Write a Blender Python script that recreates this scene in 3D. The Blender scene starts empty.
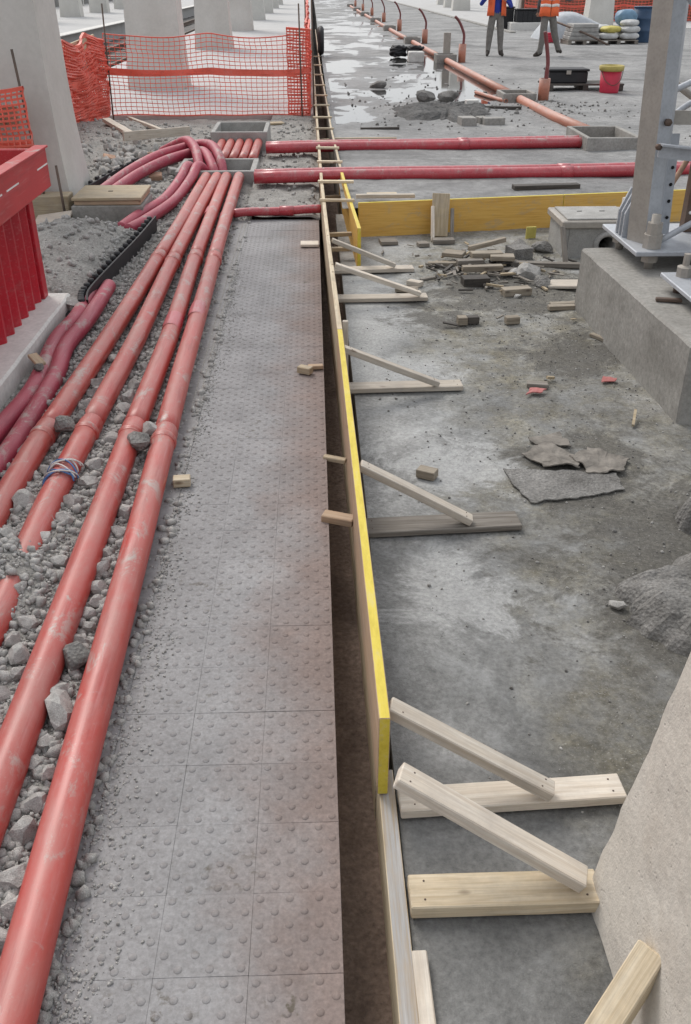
import bpy, bmesh, math, random
import numpy as np
from mathutils import Vector, Matrix, noise
random.seed(7); np.random.seed(7)
SC = bpy.context.scene
COL = SC.collection
R = math.radians

# ------------------------------------------------------------------ camera, sky, sun, exposure
cam_d = bpy.data.cameras.new('camera')
cam = bpy.data.objects.new('camera', cam_d); COL.objects.link(cam)
cam_d.sensor_fit = 'VERTICAL'; cam_d.sensor_height = 24.0; cam_d.lens = 24.0*900/1024
cam_d.clip_start = 0.05; cam_d.clip_end = 2000
cam.location = (0, 0, 1.78)
cam.rotation_euler = (R(90-30.59), 0, R(-1.89))
SC.camera = cam
SUN_EL, SUN_AZ = 48, -28          # azimuth: degrees clockwise from +Y (the way we look); veiled light from ahead, a little left
w = bpy.data.worlds.new('World'); SC.world = w; w.use_nodes = True
nt = w.node_tree; nt.nodes.clear()
sky = nt.nodes.new('ShaderNodeTexSky'); sky.sky_type = 'NISHITA'; sky.sun_disc = False
sky.sun_elevation = R(SUN_EL); sky.sun_rotation = R(SUN_AZ); sky.air_density = 1.0; sky.dust_density = 4.0
hs = nt.nodes.new('ShaderNodeHueSaturation'); hs.inputs['Saturation'].default_value = 0.30
bg = nt.nodes.new('ShaderNodeBackground'); bg.inputs['Strength'].default_value = 0.15
wo = nt.nodes.new('ShaderNodeOutputWorld')
nt.links.new(sky.outputs[0], hs.inputs['Color']); mx = nt.nodes.new('ShaderNodeMixRGB'); mx.inputs[0].default_value = .55; mx.inputs[2].default_value = (5.2, 5.4, 5.7, 1)   # an even cloud cover over the whole sky
nt.links.new(hs.outputs[0], mx.inputs[1]); nt.links.new(mx.outputs[0], bg.inputs['Color']); nt.links.new(bg.outputs[0], wo.inputs['Surface'])
sd = bpy.data.lights.new('sun', 'SUN'); sd.energy = 1.2; sd.angle = R(22); sd.color = (1.0, 0.95, 0.88)
sun = bpy.data.objects.new('sun', sd); COL.objects.link(sun)
_d = Vector((math.sin(R(SUN_AZ))*math.cos(R(SUN_EL)), math.cos(R(SUN_AZ))*math.cos(R(SUN_EL)), math.sin(R(SUN_EL))))
sun.rotation_euler = _d.to_track_quat('Z', 'Y').to_euler(); sun.location = (-5, 0, 12)
SC.view_settings.view_transform = 'Standard'; SC.view_settings.look = 'None'
SC.view_settings.exposure = 0.36; SC.view_settings.gamma = 1.0; SC.view_settings.use_curve_mapping = False

# ------------------------------------------------------------------ materials
class NT:
    def __init__(s, name):
        s.m = bpy.data.materials.new(name); s.m.use_nodes = True
        s.t = s.m.node_tree; s.t.nodes.clear()
        s.o = s.t.nodes.new('ShaderNodeOutputMaterial'); s.b = s.t.nodes.new('ShaderNodeBsdfPrincipled')
        s.t.links.new(s.b.outputs[0], s.o.inputs[0])
    def n(s, k): return s.t.nodes.new(k)
    def l(s, a, b): s.t.links.new(a, b)
    def put(s, sock, v):
        if hasattr(v, 'is_linked') or hasattr(v, 'links'): s.l(v, sock)
        else:
            if isinstance(v, (tuple, list)) and len(v) == 3 and len(sock.default_value) == 4: v = (*v, 1)
            sock.default_value = v
    def pos(s): return s.n('ShaderNodeNewGeometry').outputs['Position']
    def objc(s): return s.n('ShaderNodeTexCoord').outputs['Object']
    def rnd(s): return s.n('ShaderNodeObjectInfo').outputs['Random']
    def vmul(s, v, k):
        m = s.n('ShaderNodeVectorMath'); m.operation = 'MULTIPLY'; s.l(v, m.inputs[0]); m.inputs[1].default_value = k; return m.outputs[0]
    def vadd(s, v, k):
        m = s.n('ShaderNodeVectorMath'); m.operation = 'ADD'; s.l(v, m.inputs[0]); s.put(m.inputs[1], k); return m.outputs[0]
    def off(s, v, k=37.0):          # shift a coordinate by the object's own random number
        r = s.rnd(); c = s.n('ShaderNodeCombineXYZ')
        for i, f in enumerate((k, k*1.7, k*.6)):
            m = s.n('ShaderNodeMath'); m.operation = 'MULTIPLY'; s.l(r, m.inputs[0]); m.inputs[1].default_value = f; s.l(m.outputs[0], c.inputs[i])
        return s.vadd(v, c.outputs[0])
    def noise(s, v, scale, detail=4, rough=.55, dist=0.0):
        x = s.n('ShaderNodeTexNoise'); s.l(v, x.inputs['Vector']); x.inputs['Scale'].default_value = scale
        x.inputs['Detail'].default_value = detail; x.inputs['Roughness'].default_value = rough; x.inputs['Distortion'].default_value = dist
        return x.outputs['Fac']
    def vor(s, v, scale, feat='F1'):
        x = s.n('ShaderNodeTexVoronoi'); x.feature = feat; s.l(v, x.inputs['Vector']); x.inputs['Scale'].default_value = scale; return x.outputs['Distance']
    def ramp(s, f, *st):
        x = s.n('ShaderNodeValToRGB'); e = x.color_ramp.elements
        while len(e) < len(st): e.new(1)
        for q, (p, c) in zip(e, st):
            q.position = p; q.color = (*c, 1) if isinstance(c, (tuple, list)) else (c, c, c, 1)
        s.l(f, x.inputs[0]); return x.outputs[0]
    def mix(s, f, a, b, mode='MIX'):
        x = s.n('ShaderNodeMixRGB'); x.blend_type = mode; s.put(x.inputs[0], f); s.put(x.inputs[1], a); s.put(x.inputs[2], b); return x.outputs[0]
    def math(s, op, a, b=0.0):
        x = s.n('ShaderNodeMath'); x.operation = op; s.put(x.inputs[0], a); s.put(x.inputs[1], b); return x.outputs[0]
    def sep(s, v, i):
        x = s.n('ShaderNodeSeparateXYZ'); s.l(v, x.inputs[0]); return x.outputs[i]
    def upface(s):                  # how much a face looks up: where dust settles
        return s.sep(s.n('ShaderNodeNewGeometry').outputs['Normal'], 2)
    def bump(s, h, strength=.3, dist=.01):
        x = s.n('ShaderNodeBump'); s.l(h, x.inputs['Height']); x.inputs['Strength'].default_value = strength; x.inputs['Distance'].default_value = dist
        s.l(x.outputs[0], s.b.inputs['Normal'])
    def done(s, col, rough=.8, metal=0.0, spec=.4):
        s.put(s.b.inputs['Base Color'], col); s.put(s.b.inputs['Roughness'], rough); s.b.inputs['Metallic'].default_value = metal
        s.b.inputs['Specular IOR Level'].default_value = spec
        return s.m

def m_concrete(name, c0, c1, stain=(.1, .095, .085), stain_amt=.5, scale=1.0, rough=.85, bump=.35, pits=True, grain=.55):
    s = NT(name); p = s.off(s.objc(), 23)
    a = s.noise(p, 2.2*scale, 8, .6); col = s.ramp(a, (.3, c0), (.7, c1))
    b = s.noise(p, 38*scale, 5, .65); col = s.mix(grain, col, s.ramp(b, (.3, .55), (.72, 1.25)), 'MULTIPLY')
    st = s.noise(p, 1.1*scale, 10, .72, .6); col = s.mix(s.ramp(st, (.5, 0), (.72, stain_amt)), col, stain)
    fine = s.noise(p, 190, 2, .5)
    h = s.math('ADD', s.math('MULTIPLY', b, .7), s.math('MULTIPLY', fine, .3))
    if pits:
        v = s.vor(p, 26*scale); pit = s.ramp(v, (.0, 0), (.16, 1)); col = s.mix(.35, col, s.ramp(v, (.02, .45), (.12, 1)), 'MULTIPLY'); h = s.math('ADD', h, s.math('MULTIPLY', pit, .6))
    s.bump(h, bump, .008); return s.done(col, rough, spec=.3)

def m_wood(name, c0, c1, c2, dirt=.35, rough=.7, bump=.2, knots=True, dirtcol=(.17, .15, .13)):
    s = NT(name); o = s.off(s.objc(), 41)
    g = s.noise(s.vmul(o, (1.3, 26, 26)), 3.2, 5, .6, .35)
    col = s.ramp(g, (.28, c0), (.52, c1), (.74, c2))
    f = s.noise(s.vmul(o, (4, 160, 160)), 2.5, 3, .6); col = s.mix(.35, col, s.ramp(f, (.3, .62), (.7, 1.15)), 'MULTIPLY')
    if knots:
        v = s.vor(s.vmul(o, (1, 2.2, 2.2)), 5.5); col = s.mix(s.ramp(v, (.05, .75), (.13, 0)), col, (c0[0]*.35, c0[1]*.28, c0[2]*.24))
    d = s.noise(o, 6.5, 8, .7); col = s.mix(s.ramp(d, (.45, 0), (.75, dirt)), col, dirtcol)
    tone = s.ramp(s.rnd(), (0, .78), (1, 1.12)); col = s.mix(1.0, col, tone, 'MULTIPLY')
    s.bump(s.math('ADD', g, s.math('MULTIPLY', f, .5)), bump, .004); return s.done(col, rough, spec=.3)

def m_yellow(name):       # yellow-varnished shuttering panel, scuffed to the wood and splashed with cement
    s = NT(name); o = s.off(s.objc(), 19)
    g = s.noise(s.vmul(o, (1.5, 30, 30)), 3, 5, .6, .2)
    col = s.ramp(g, (.3, (.58, .32, .065)), (.6, (.70, .43, .11)), (.8, (.64, .39, .10)))
    wn = s.noise(o, 9, 9, .75); col = s.mix(s.ramp(wn, (.56, 0), (.70, .75)), col, (.50, .36, .20))
    ce = s.noise(s.vmul(o, (.8, 2, 2)), 5, 9, .75, .8); col = s.mix(s.ramp(ce, (.55, 0), (.72, .6)), col, (.33, .31, .27))
    sc = s.vor(s.vmul(o, (1, 9, 9)), 9); col = s.mix(s.ramp(sc, (.0, .5), (.05, 0)), col, (.16, .11, .05))
    s.bump(s.math('ADD', g, ce), .18, .004); return s.done(col, .55, spec=.4)

def m_yellow_edge(name):  # sealed bright yellow edge of the shuttering panel
    s = NT(name); o = s.off(s.objc(), 19)
    a = s.noise(s.vmul(o, (1, 4, 4)), 7, 8, .7); col = s.ramp(a, (.3, (.50, .38, .03)), (.55, (.64, .51, .06)), (.75, (.60, .50, .20)))
    ce = s.noise(o, 24, 6, .7); col = s.mix(s.ramp(ce, (.58, 0), (.75, .5)), col, (.42, .38, .25))
    s.bump(ce, .15, .003); return s.done(col, .55)

def m_plastic(name, c, dust=(.36, .31, .29), amt=.5, rough=.42, var=.15, dscale=5.0, spec=.5):
    s = NT(name); p = s.off(s.pos(), 11)
    a = s.noise(p, 1.3, 6, .6); col = s.ramp(a, (.3, tuple(x*(1-var) for x in c)), (.7, tuple(min(1, x*(1+var)) for x in c)))
    d = s.noise(s.vmul(p, (1.6, .55, 1.6)), dscale, 10, .72, .3); up = s.ramp(s.upface(), (.1, .12), (1.0, 1.0))
    m = s.math('MULTIPLY', s.ramp(d, (.34, .2), (.72, 1.0)), up); m2 = s.math('MULTIPLY', m, amt)
    fl = s.noise(p, 120, 3, .6); m2 = s.math('ADD', m2, s.math('MULTIPLY', s.ramp(fl, (.6, 0), (.75, .25)), up))
    col = s.mix(m2, col, dust)
    sm = s.noise(s.vmul(p, (9, .7, 9)), 3, 6, .7); col = s.mix(s.ramp(sm, (.52, 0), (.66, .45)), col, tuple(x*.55+.02 for x in c))
    sf = s.noise(s.vadd(s.vmul(p, (1, .6, 1)), (5, 3, 9)), 6.5, 10, .75, .5); col = s.mix(s.math('MULTIPLY', s.ramp(sf, (.545, 0), (.62, .85)), up), col, (.36, .32, .29))
    stk = s.noise(s.vmul(p, (30, 1.4, 30)), 3, 4, .6); col = s.mix(s.ramp(stk, (.56, 0), (.70, .30)), col, tuple(min(1, x*.7+.22) for x in c))
    r = s.math('ADD', s.math('MULTIPLY', m2, .28), rough)
    s.bump(fl, .08, .002); return s.done(col, r, spec=spec)

def m_metal(name, c, rough=.5, metal=.7, rust=.0):
    s = NT(name); p = s.off(s.objc(), 13)
    a = s.noise(p, 9, 6, .65); col = s.mix(s.ramp(a, (.3, 0), (.7, .6)), c, tuple(x*.68 for x in c))
    sp = s.vor(p, 55); col = s.mix(.25, col, s.ramp(sp, (.1, .75), (.6, 1.15)), 'MULTIPLY')
    if rust: col = s.mix(s.ramp(s.noise(p, 7, 8, .75), (.5-.25*rust, 0), (.75, rust)), col, (.14, .065, .035))
    r = s.ramp(a, (.3, rough-.1), (.7, rough+.15)); s.bump(sp, .05, .002); return s.done(col, r, metal)

def m_plain(name, c, rough=.7, var=.2, scale=8, bump=.1):
    s = NT(name); p = s.off(s.objc(), 17); a = s.noise(p, scale, 7, .65)
    col = s.ramp(a, (.3, tuple(x*(1-var) for x in c)), (.7, tuple(min(1, x*(1+var)) for x in c))); s.bump(a, bump, .006); return s.done(col, rough)

PITZ0 = -.09
def m_slab():             # floor of the shallow pit: old concrete, cement smears, dried mud
    s = NT('slab_concrete'); p = s.pos(); x = s.sep(p, 0); y = s.sep(p, 1)
    a = s.noise(p, 1.5, 9, .62, .3); col = s.ramp(a, (.36, (.22, .222, .218)), (.52, (.33, .332, .325)), (.66, (.43, .43, .42)))
    grain = s.noise(p, 60, 6, .7); col = s.mix(.7, col, s.ramp(grain, (.3, .5), (.72, 1.35)), 'MULTIPLY')
    smear = s.noise(s.vadd(p, (4, 9, 0)), 2.3, 12, .72, 1.2); col = s.mix(s.ramp(smear, (.52, 0), (.66, .5)), col, (.44, .45, .45))
    # trodden mud lies away from the shuttering and along the plinth
    mx = s.math('ADD', x, s.math('MULTIPLY', s.math('SUBTRACT', s.noise(p, 1.7, 8, .65), .5), 1.3))
    mud = s.ramp(mx, (.55, 0), (.85, 1)); mud = s.mix(1.0, mud, s.ramp(s.noise(p, 4.5, 10, .75), (.36, .1), (.62, 1)), 'MULTIPLY')
    mudc = s.ramp(s.noise(p, 7, 9, .7), (.28, (.085, .078, .062)), (.5, (.185, .166, .120)), (.72, (.32, .292, .215)))
    mudc = s.mix(.8, mudc, s.ramp(grain, (.3, .55), (.72, 1.4)), 'MULTIPLY')
    col = s.mix(s.math('MULTIPLY', mud, .92), col, mudc)
    damp_shade = s.noise(s.vadd(p, (13, 2, 5)), .9, 9, .66, .5)
    dm = s.ramp(s.math('ADD', damp_shade, s.math('MULTIPLY', y, -.075)), (.16, 0), (.34, .75)); col = s.mix(dm, col, s.mix(.8, col, (.36, .355, .35), 'MULTIPLY'))  # darker toward the camera: damp patches plus contact shade painted into the floor colour
    dk = s.noise(s.vadd(p, (31, 7, 0)), 1.15, 10, .7, .6); col = s.mix(s.ramp(dk, (.56, 0), (.68, .6)), col, (.07, .068, .064))
    # soot and tyre dirt round the debris pile and by the broken slab
    for cx, cy, rad in ((1.30, 6.25, 1.0), (1.45, 2.75, 1.1), (1.2, 3.45, .7), (1.5, 4.9, .6), (.75, 5.6, .5)):
        dx = s.n('ShaderNodeVectorMath'); dx.operation = 'DISTANCE'; s.l(p, dx.inputs[0]); dx.inputs[1].default_value = (cx, cy, PITZ0)
        dd = s.math('ADD', s.math('DIVIDE', dx.outputs['Value'], rad), s.math('MULTIPLY', s.math('SUBTRACT', s.noise(s.vadd(p, (cx, cy, 0)), 3.1, 12, .76, .5), .5), 3.0))
        col = s.mix(s.ramp(dd, (.35, .85), (.62, 0)), col, s.mix(.8, (.095, .089, .078), s.ramp(grain, (.3, .5), (.72, 1.6)), 'MULTIPLY'))
    for cx, cy, rad in ((.42, 4.75, .55), (.55, 3.55, .50), (.45, 2.55, .42), (.35, 5.8, .35)):      # pale cement film beside the braces
        dx = s.n('ShaderNodeVectorMath'); dx.operation = 'DISTANCE'; s.l(p, dx.inputs[0]); dx.inputs[1].default_value = (cx, cy, PITZ0)
        dd = s.math('ADD', s.math('DIVIDE', dx.outputs['Value'], rad), s.math('MULTIPLY', s.math('SUBTRACT', s.noise(s.vadd(p, (cx*3, cy, 1)), 2.6, 12, .76, .7), .5), 3.4))
        col = s.mix(s.ramp(dd, (.40, .62), (.66, 0)), col, s.mix(.7, (.45, .452, .445), s.ramp(grain, (.3, .6), (.72, 1.3)), 'MULTIPLY'))
    fl = s.noise(p, 150, 3, .6); col = s.mix(s.math('MULTIPLY', s.ramp(fl, (.60, 0), (.68, .45)), mud), col, (.50, .49, .46)); col = s.mix(s.math('MULTIPLY', s.ramp(s.noise(s.vadd(p, (2, 2, 2)), 120, 3, .6), (.60, 0), (.68, .6)), mud), col, (.06, .056, .05))
    cl = s.noise(s.vadd(p, (1, 8, 3)), 22, 8, .72); col = s.mix(s.math('ADD', s.math('MULTIPLY', mud, .6), .2), col, s.ramp(cl, (.32, .62), (.66, 1.28)), 'MULTIPLY')
    h = s.math('ADD', s.math('MULTIPLY', grain, .6), s.math('ADD', s.math('ADD', smear, cl), s.math('MULTIPLY', s.noise(p, 260, 2, .6), .3)))
    s.bump(h, .7, .008); return s.done(col, s.ramp(damp_shade, (.3, .95), (.75, .7)), spec=.3)

def m_tile():             # studded warning tile, terracotta under grey cement dust
    s = NT('tactile_tile'); p = s.pos(); x = s.sep(p, 0)
    e = s.math('ADD', x, s.math('MULTIPLY', s.math('SUBTRACT', s.noise(p, 3, 8, .7), .5), .55))
    dust = s.ramp(s.math('MULTIPLY', s.math('ADD', e, .6), 1.45), (.46, 1), (.88, .30))
    base = s.ramp(s.noise(p, 7, 8, .7), (.3, (.175, .118, .097)), (.7, (.27, .188, .155)))
    dc = s.ramp(s.noise(p, 2.6, 9, .68), (.3, (.225, .219, .219)), (.7, (.34, .333, .334)))
    col = s.mix(dust, base, dc)
    g = s.noise(p, 85, 5, .7); col = s.mix(.6, col, s.ramp(g, (.3, .6), (.72, 1.3)), 'MULTIPLY')
    sp = s.noise(s.vadd(p, (3, 5, 1)), 4.2, 10, .7); m = s.ramp(sp, (.57, 0), (.66, 1)); k = s.ramp(s.noise(p, 34, 4, .6), (.52, 0), (.6, .85))
    col = s.mix(s.math('MULTIPLY', m, k), col, (.10, .085, .062))
    oz = s.sep(s.objc(), 2); top = s.ramp(s.math('MULTIPLY', oz, 250.0), (.45, 0), (.9, .25)); col = s.mix(s.math('MULTIPLY', top, s.ramp(s.noise(p, 5, 6, .6), (.35, .3), (.6, 1))), col, s.mix(.35, base, (.40, .375, .36)))   # studs polished by feet
    foot = s.ramp(s.math('MULTIPLY', s.math('ADD', oz, s.math('MULTIPLY', s.noise(p, 60, 3, .6), .0008)), 600.0), (.2, 0), (.5, 1), (1.0, .3)); col = s.mix(s.math('MULTIPLY', foot, .45), col, (.09, .075, .066))   # grime plus the stud's own shade, painted as a dark ring
    tone = s.ramp(s.rnd(), (0, .96), (1, 1.03)); col = s.mix(1.0, col, tone, 'MULTIPLY')
    s.bump(g, .3, .004); return s.done(col, .85, spec=.3)

def m_yard():             # wet yard: colour darkens where the surface lies close to the water
    s = NT('yard_concrete'); p = s.pos(); z = s.sep(p, 2)
    a = s.noise(p, .7, 9, .65, .3); col = s.ramp(a, (.3, (.19, .19, .188)), (.7, (.36, .356, .347)))
    g = s.noise(p, 11, 9, .75); col = s.mix(.75, col, s.ramp(g, (.3, .5), (.7, 1.3)), 'MULTIPLY')
    d = s.noise(s.vadd(p, (7, 3, 0)), .45, 10, .7, .8); col = s.mix(s.ramp(d, (.52, 0), (.64, .7)), col, (.10, .10, .098))
    wet = s.ramp(s.math('MULTIPLY', s.math('SUBTRACT', z, .118), 40.0), (0, 1), (.55, 0)); col = s.mix(s.math('MULTIPLY', wet, .7), col, (.06, .06, .062))
    s.bump(g, .8, .03); return s.done(col, s.mix(wet, (.85, .85, .85), (.25, .25, .25)), spec=.4)

def m_rubble(name, c0, c1, scale=1.0, bump=.6):
    s = NT(name); p = s.pos(); a = s.noise(p, 5*scale, 9, .7); col = s.ramp(a, (.3, c0), (.7, c1))
    g = s.noise(p, 70*scale, 5, .7); col = s.mix(.8, col, s.ramp(g, (.3, .5), (.72, 1.35)), 'MULTIPLY')
    v = s.vor(p, 60*scale); s.bump(s.math('ADD', g, v), bump, .012); return s.done(col, .95, spec=.2)

M = {}
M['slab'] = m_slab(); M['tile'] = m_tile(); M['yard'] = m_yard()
M['strip'] = m_concrete('platform_concrete', (.24, .235, .235), (.36, .352, .35), (.15, .135, .115), .5)
M['rubble'] = m_rubble('rubble_soil', (.23, .22, .203), (.40, .385, .36))
M['soil'] = m_rubble('trench_soil', (.14, .10, .078), (.27, .20, .16), .8)
M['ballast'] = m_rubble('ballast_stone', (.10, .095, .09), (.24, .23, .22), .5)
M['gravel'] = m_rubble('gravel_stone', (.24, .232, .218), (.54, .525, .50), 5.0, .3)
M['conc'] = m_concrete('grey_concrete', (.25, .24, .218), (.37, .355, .33), (.11, .10, .085), .6)
M['conc_light'] = m_concrete('pale_concrete', (.60, .585, .55), (.70, .685, .65), (.42, .40, .37), .3, bump=.12, grain=.35)
M['conc_block'] = m_concrete('board_marked_concrete', (.53, .485, .425), (.61, .565, .50), (.37, .315, .26), .5, 1.6, bump=.5, grain=.28)
M['column'] = m_concrete('column_concrete', (.52, .505, .465), (.62, .605, .565), (.40, .38, .345), .4, .6, bump=.03, pits=False, grain=.15)
M['cement'] = m_concrete('chamber_cement', (.30, .295, .28), (.44, .43, .41), (.16, .15, .13), .5, 3, pits=False)
M['floor_far'] = m_concrete('concourse_floor', (.42, .415, .405), (.50, .495, .485), (.34, .33, .32), .4, .4, bump=.05, grain=.25, pits=False)
M['wood'] = m_wood('pine_timber', (.50, .39, .25), (.66, .55, .39), (.74, .65, .50), .4)
M['wood_white'] = m_wood('whitened_timber', (.50, .42, .33), (.63, .56, .47), (.71, .66, .58), .65, dirtcol=(.38, .34, .30))
M['wood_old'] = m_wood('muddy_offcut', (.19, .155, .115), (.31, .265, .205), (.42, .37, .30), .6)
M['wood_cement'] = m_wood('cement_smeared_edge', (.36, .27, .17), (.36, .35, .34), (.47, .465, .46), .4, dirtcol=(.40, .28, .15))
M['wood_tan'] = m_wood('old_board', (.38, .29, .18), (.52, .42, .28), (.60, .51, .37), .6, dirtcol=(.28, .25, .22))
M['wood_brown'] = m_wood('shuttering_side', (.40, .26, .16), (.54, .38, .25), (.58, .45, .33), .5, dirtcol=(.30, .25, .21))
M['wood_grey'] = m_wood('weathered_grey_timber', (.13, .11, .09), (.24, .215, .185), (.34, .31, .275), .5)
M['wood_dark'] = m_wood('charred_timber', (.03, .027, .024), (.075, .066, .058), (.13, .115, .10), .3)
M['yellow'] = m_yellow('yellow_panel'); M['yellow_edge'] = m_yellow_edge('yellow_panel_edge')
M['red'] = m_plastic('red_pvc', (.43, .036, .026), (.40, .265, .235), .80, .31, spec=.5)
M['red_far'] = m_plastic('red_pvc_deep', (.42, .028, .042), (.52, .33, .33), .5, .25, spec=.6)
M['orange'] = m_plastic('orange_pvc', (.44, .16, .095), (.50, .40, .36), .7)
M['flex_dark'] = m_plastic('dark_red_conduit', (.17, .035, .035), (.30, .22, .21), .5, .5)
M['flex'] = m_plastic('raspberry_conduit', (.36, .026, .058), (.44, .29, .30), .40, .5)
M['skip'] = m_plastic('skip_paint', (.42, .008, .022), (.40, .14, .15), .30, .40, .2, 3.0)
M['skip_rim'] = m_plastic('skip_rim_paint', (.46, .030, .035), (.40, .18, .17), .35, .45)
M['white'] = m_plain('white_paint', (.78, .77, .74), .6, .1)
M['net'] = m_plastic('orange_net', (.78, .12, .075), (.75, .42, .36), .35, .5, .2)
M['galv'] = m_metal('galvanised_steel', (.46, .48, .51), .5, .3)
M['galv_warm'] = m_metal('galvanised_dull', (.39, .36, .32), .6, .2)
M['steel'] = m_metal('steel_bar', (.16, .13, .11), .65, .5, .6)
M['dark'] = m_plain('black_rubber', (.022, .022, .024), .6)
M['hole'] = m_plain('hole_shade', (.012, .012, .012), .9)  # near-black colour painted in for the shade inside slots and holes
M['blue'] = m_plain('blue_plastic', (.14, .24, .34), .5); M['navy'] = m_plain('navy_plastic', (.035, .07, .13), .5)
M['ysack'] = m_plain('yellow_sack', (.52, .45, .12), .6); M['sack'] = m_plain('white_sack', (.50, .50, .49), .7, .25, 5, .5)
M['bucket'] = m_plain('red_bucket', (.50, .03, .06), .5, .15); M['bucket_rim'] = m_plain('mustard_rim', (.42, .34, .10), .6)
M['grey_sheet'] = m_plain('grey_tarpaulin', (.42, .44, .46), .6, .15)
M['brick'] = m_plain('brick_red', (.36, .16, .11), .85, .3, 5, .3); M['brick_stub'] = m_plain('terracotta', (.42, .27, .19), .85, .3, 14, .3)
M['mortar'] = m_plain('mortar_wall', (.33, .27, .24), .9)
M['hivis'] = m_plain('hi_vis_orange', (.85, .16, .055), .7, .1); M['reflect'] = m_plain('reflective_tape', (.78, .74, .70), .4, .05)
M['cloth_blue'] = m_plain('blue_jacket', (.03, .055, .32), .85, .2); M['cloth_grey'] = m_plain('grey_trousers', (.19, .18, .165), .9, .2, 14)
M['cloth_dark'] = m_plain('dark_grey_jumper', (.12, .12, .125), .9, .2); M['skin'] = m_plain('skin', (.48, .29, .21), .55, .08)
M['hair'] = m_plain('dark_hair', (.03, .022, .018), .7); M['boot'] = m_plain('dark_boot', (.05, .042, .036), .7)
M['card'] = m_plain('wet_cardboard', (.19, .172, .15), .9, .45, 14, .5); M['mudstone'] = m_rubble('muddy_concrete', (.13, .124, .115), (.31, .30, .285), 1.3)
M['scrap'] = m_plain('faded_red', (.40, .14, .13), .7)
M['mud'] = m_rubble('dark_mud', (.07, .068, .066), (.19, .186, .18), .6)
M['wire_blue'] = m_plain('blue_wire', (.07, .16, .35), .5); M['wire_white'] = m_plain('pale_wire', (.60, .58, .55), .6)
M['stonewall'] = m_concrete('stone_wall', (.16, .155, .145), (.33, .32, .30), (.07, .07, .065), .6, 1.2)
def m_water():
    s = NT('puddle_water'); p = s.pos(); s.bump(s.noise(p, 5, 3, .5), .06, .004); m = s.done((.045, .045, .043), .05, spec=.7); return m
M['water'] = m_water()

# ------------------------------------------------------------------ mesh helpers
WM = {}                     # where each object stands, so that parts can be given in place
def link(o, parent=None):
    COL.objects.link(o); WM[o.name] = o.matrix_basis.copy()
    if parent is not None: o.parent = parent; o.matrix_parent_inverse = WM[parent.name].inverted()
    return o
def tag(o, label=None, cat=None, group=None, kind=None):
    for k, v in (('label', label), ('category', cat), ('group', group), ('kind', kind)):
        if v: o[k] = v
    return o
def mesh(name, v, f, mat, parent=None, smooth=False, mats=None):
    me = bpy.data.meshes.new(name); me.from_pydata([tuple(p) for p in v], [], f); me.update()
    for m in (mats or [mat]): me.materials.append(m)
    if smooth: me.polygons.foreach_set('use_smooth', [True]*len(me.polygons))
    return link(bpy.data.objects.new(name, me), parent)
def empty(name, loc, rz=0.0):
    o = bpy.data.objects.new(name, None); o.location = loc; o.rotation_euler[2] = rz; o.empty_display_size = .1; return link(o)
def from_bm(name, bm, mat, parent=None, smooth=False):
    me = bpy.data.meshes.new(name); bm.to_mesh(me); bm.free()
    for m in (mat if isinstance(mat, list) else [mat]): me.materials.append(m)
    if smooth: me.polygons.foreach_set('use_smooth', [True]*len(me.polygons))
    return link(bpy.data.objects.new(name, me), parent)
def bm_box(bm, x, y, z, bev=0.0, mi=0):
    q = [bm.verts.new((a, b, c)) for c in z for b in y for a in x]
    fs = [bm.faces.new([q[i] for i in f]) for f in ((0,2,3,1),(4,5,7,6),(0,1,5,4),(2,6,7,3),(0,4,6,2),(1,3,7,5))]
    for f in fs: f.material_index = mi
    if bev:
        es = list({e for f in fs for e in f.edges})
        bmesh.ops.bevel(bm, geom=es, offset=bev, segments=1, affect='EDGES')
    return q
def box(name, x, y, z, mat, parent=None, bev=.004):
    bm = bmesh.new(); bm_box(bm, x, y, z, bev); return from_bm(name, bm, mat, parent)
def beam(name, p0, p1, wid, thk, mat, parent=None, up=(0,0,1), bev=.003, rough=0.0, seed=0):
    """A squared timber: its local X runs along the length, its Z is the thickness."""
    p0, p1 = Vector(p0), Vector(p1); d = p1-p0; L = d.length; x = d.normalized()
    y = Vector(up).cross(x).normalized(); z = x.cross(y)
    bm = bmesh.new(); bm_box(bm, (-L/2, L/2), (-wid/2, wid/2), (-thk/2, thk/2), bev)
    if rough:
        bmesh.ops.subdivide_edges(bm, edges=[e for e in bm.edges if e.calc_length() > L*.6], cuts=8)
        for v in bm.verts:
            n = noise.noise_vector(v.co*3+Vector((seed*7.3, seed, 0))); v.co += Vector((0, n.y, n.z))*rough
    o = from_bm(name, bm, mat, parent)
    mw = Matrix((x, y, z)).transposed().to_4x4(); mw.translation = (p0+p1)/2
    o.matrix_basis = mw; WM[o.name] = mw.copy()
    return o
def smooth_path(pts, k=6):
    P = [Vector(p) for p in pts]
    if len(P) < 3 or k < 2: return P
    out = []
    for i in range(len(P)-1):
        a, b, c, d = P[max(i-1, 0)], P[i], P[i+1], P[min(i+2, len(P)-1)]
        for j in range(k):
            t = j/k; out.append(.5*((2*b)+(c-a)*t+(2*a-5*b+4*c-d)*t*t+(3*b-a-3*c+d)*t**3))
    return out+[P[-1]]
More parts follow.
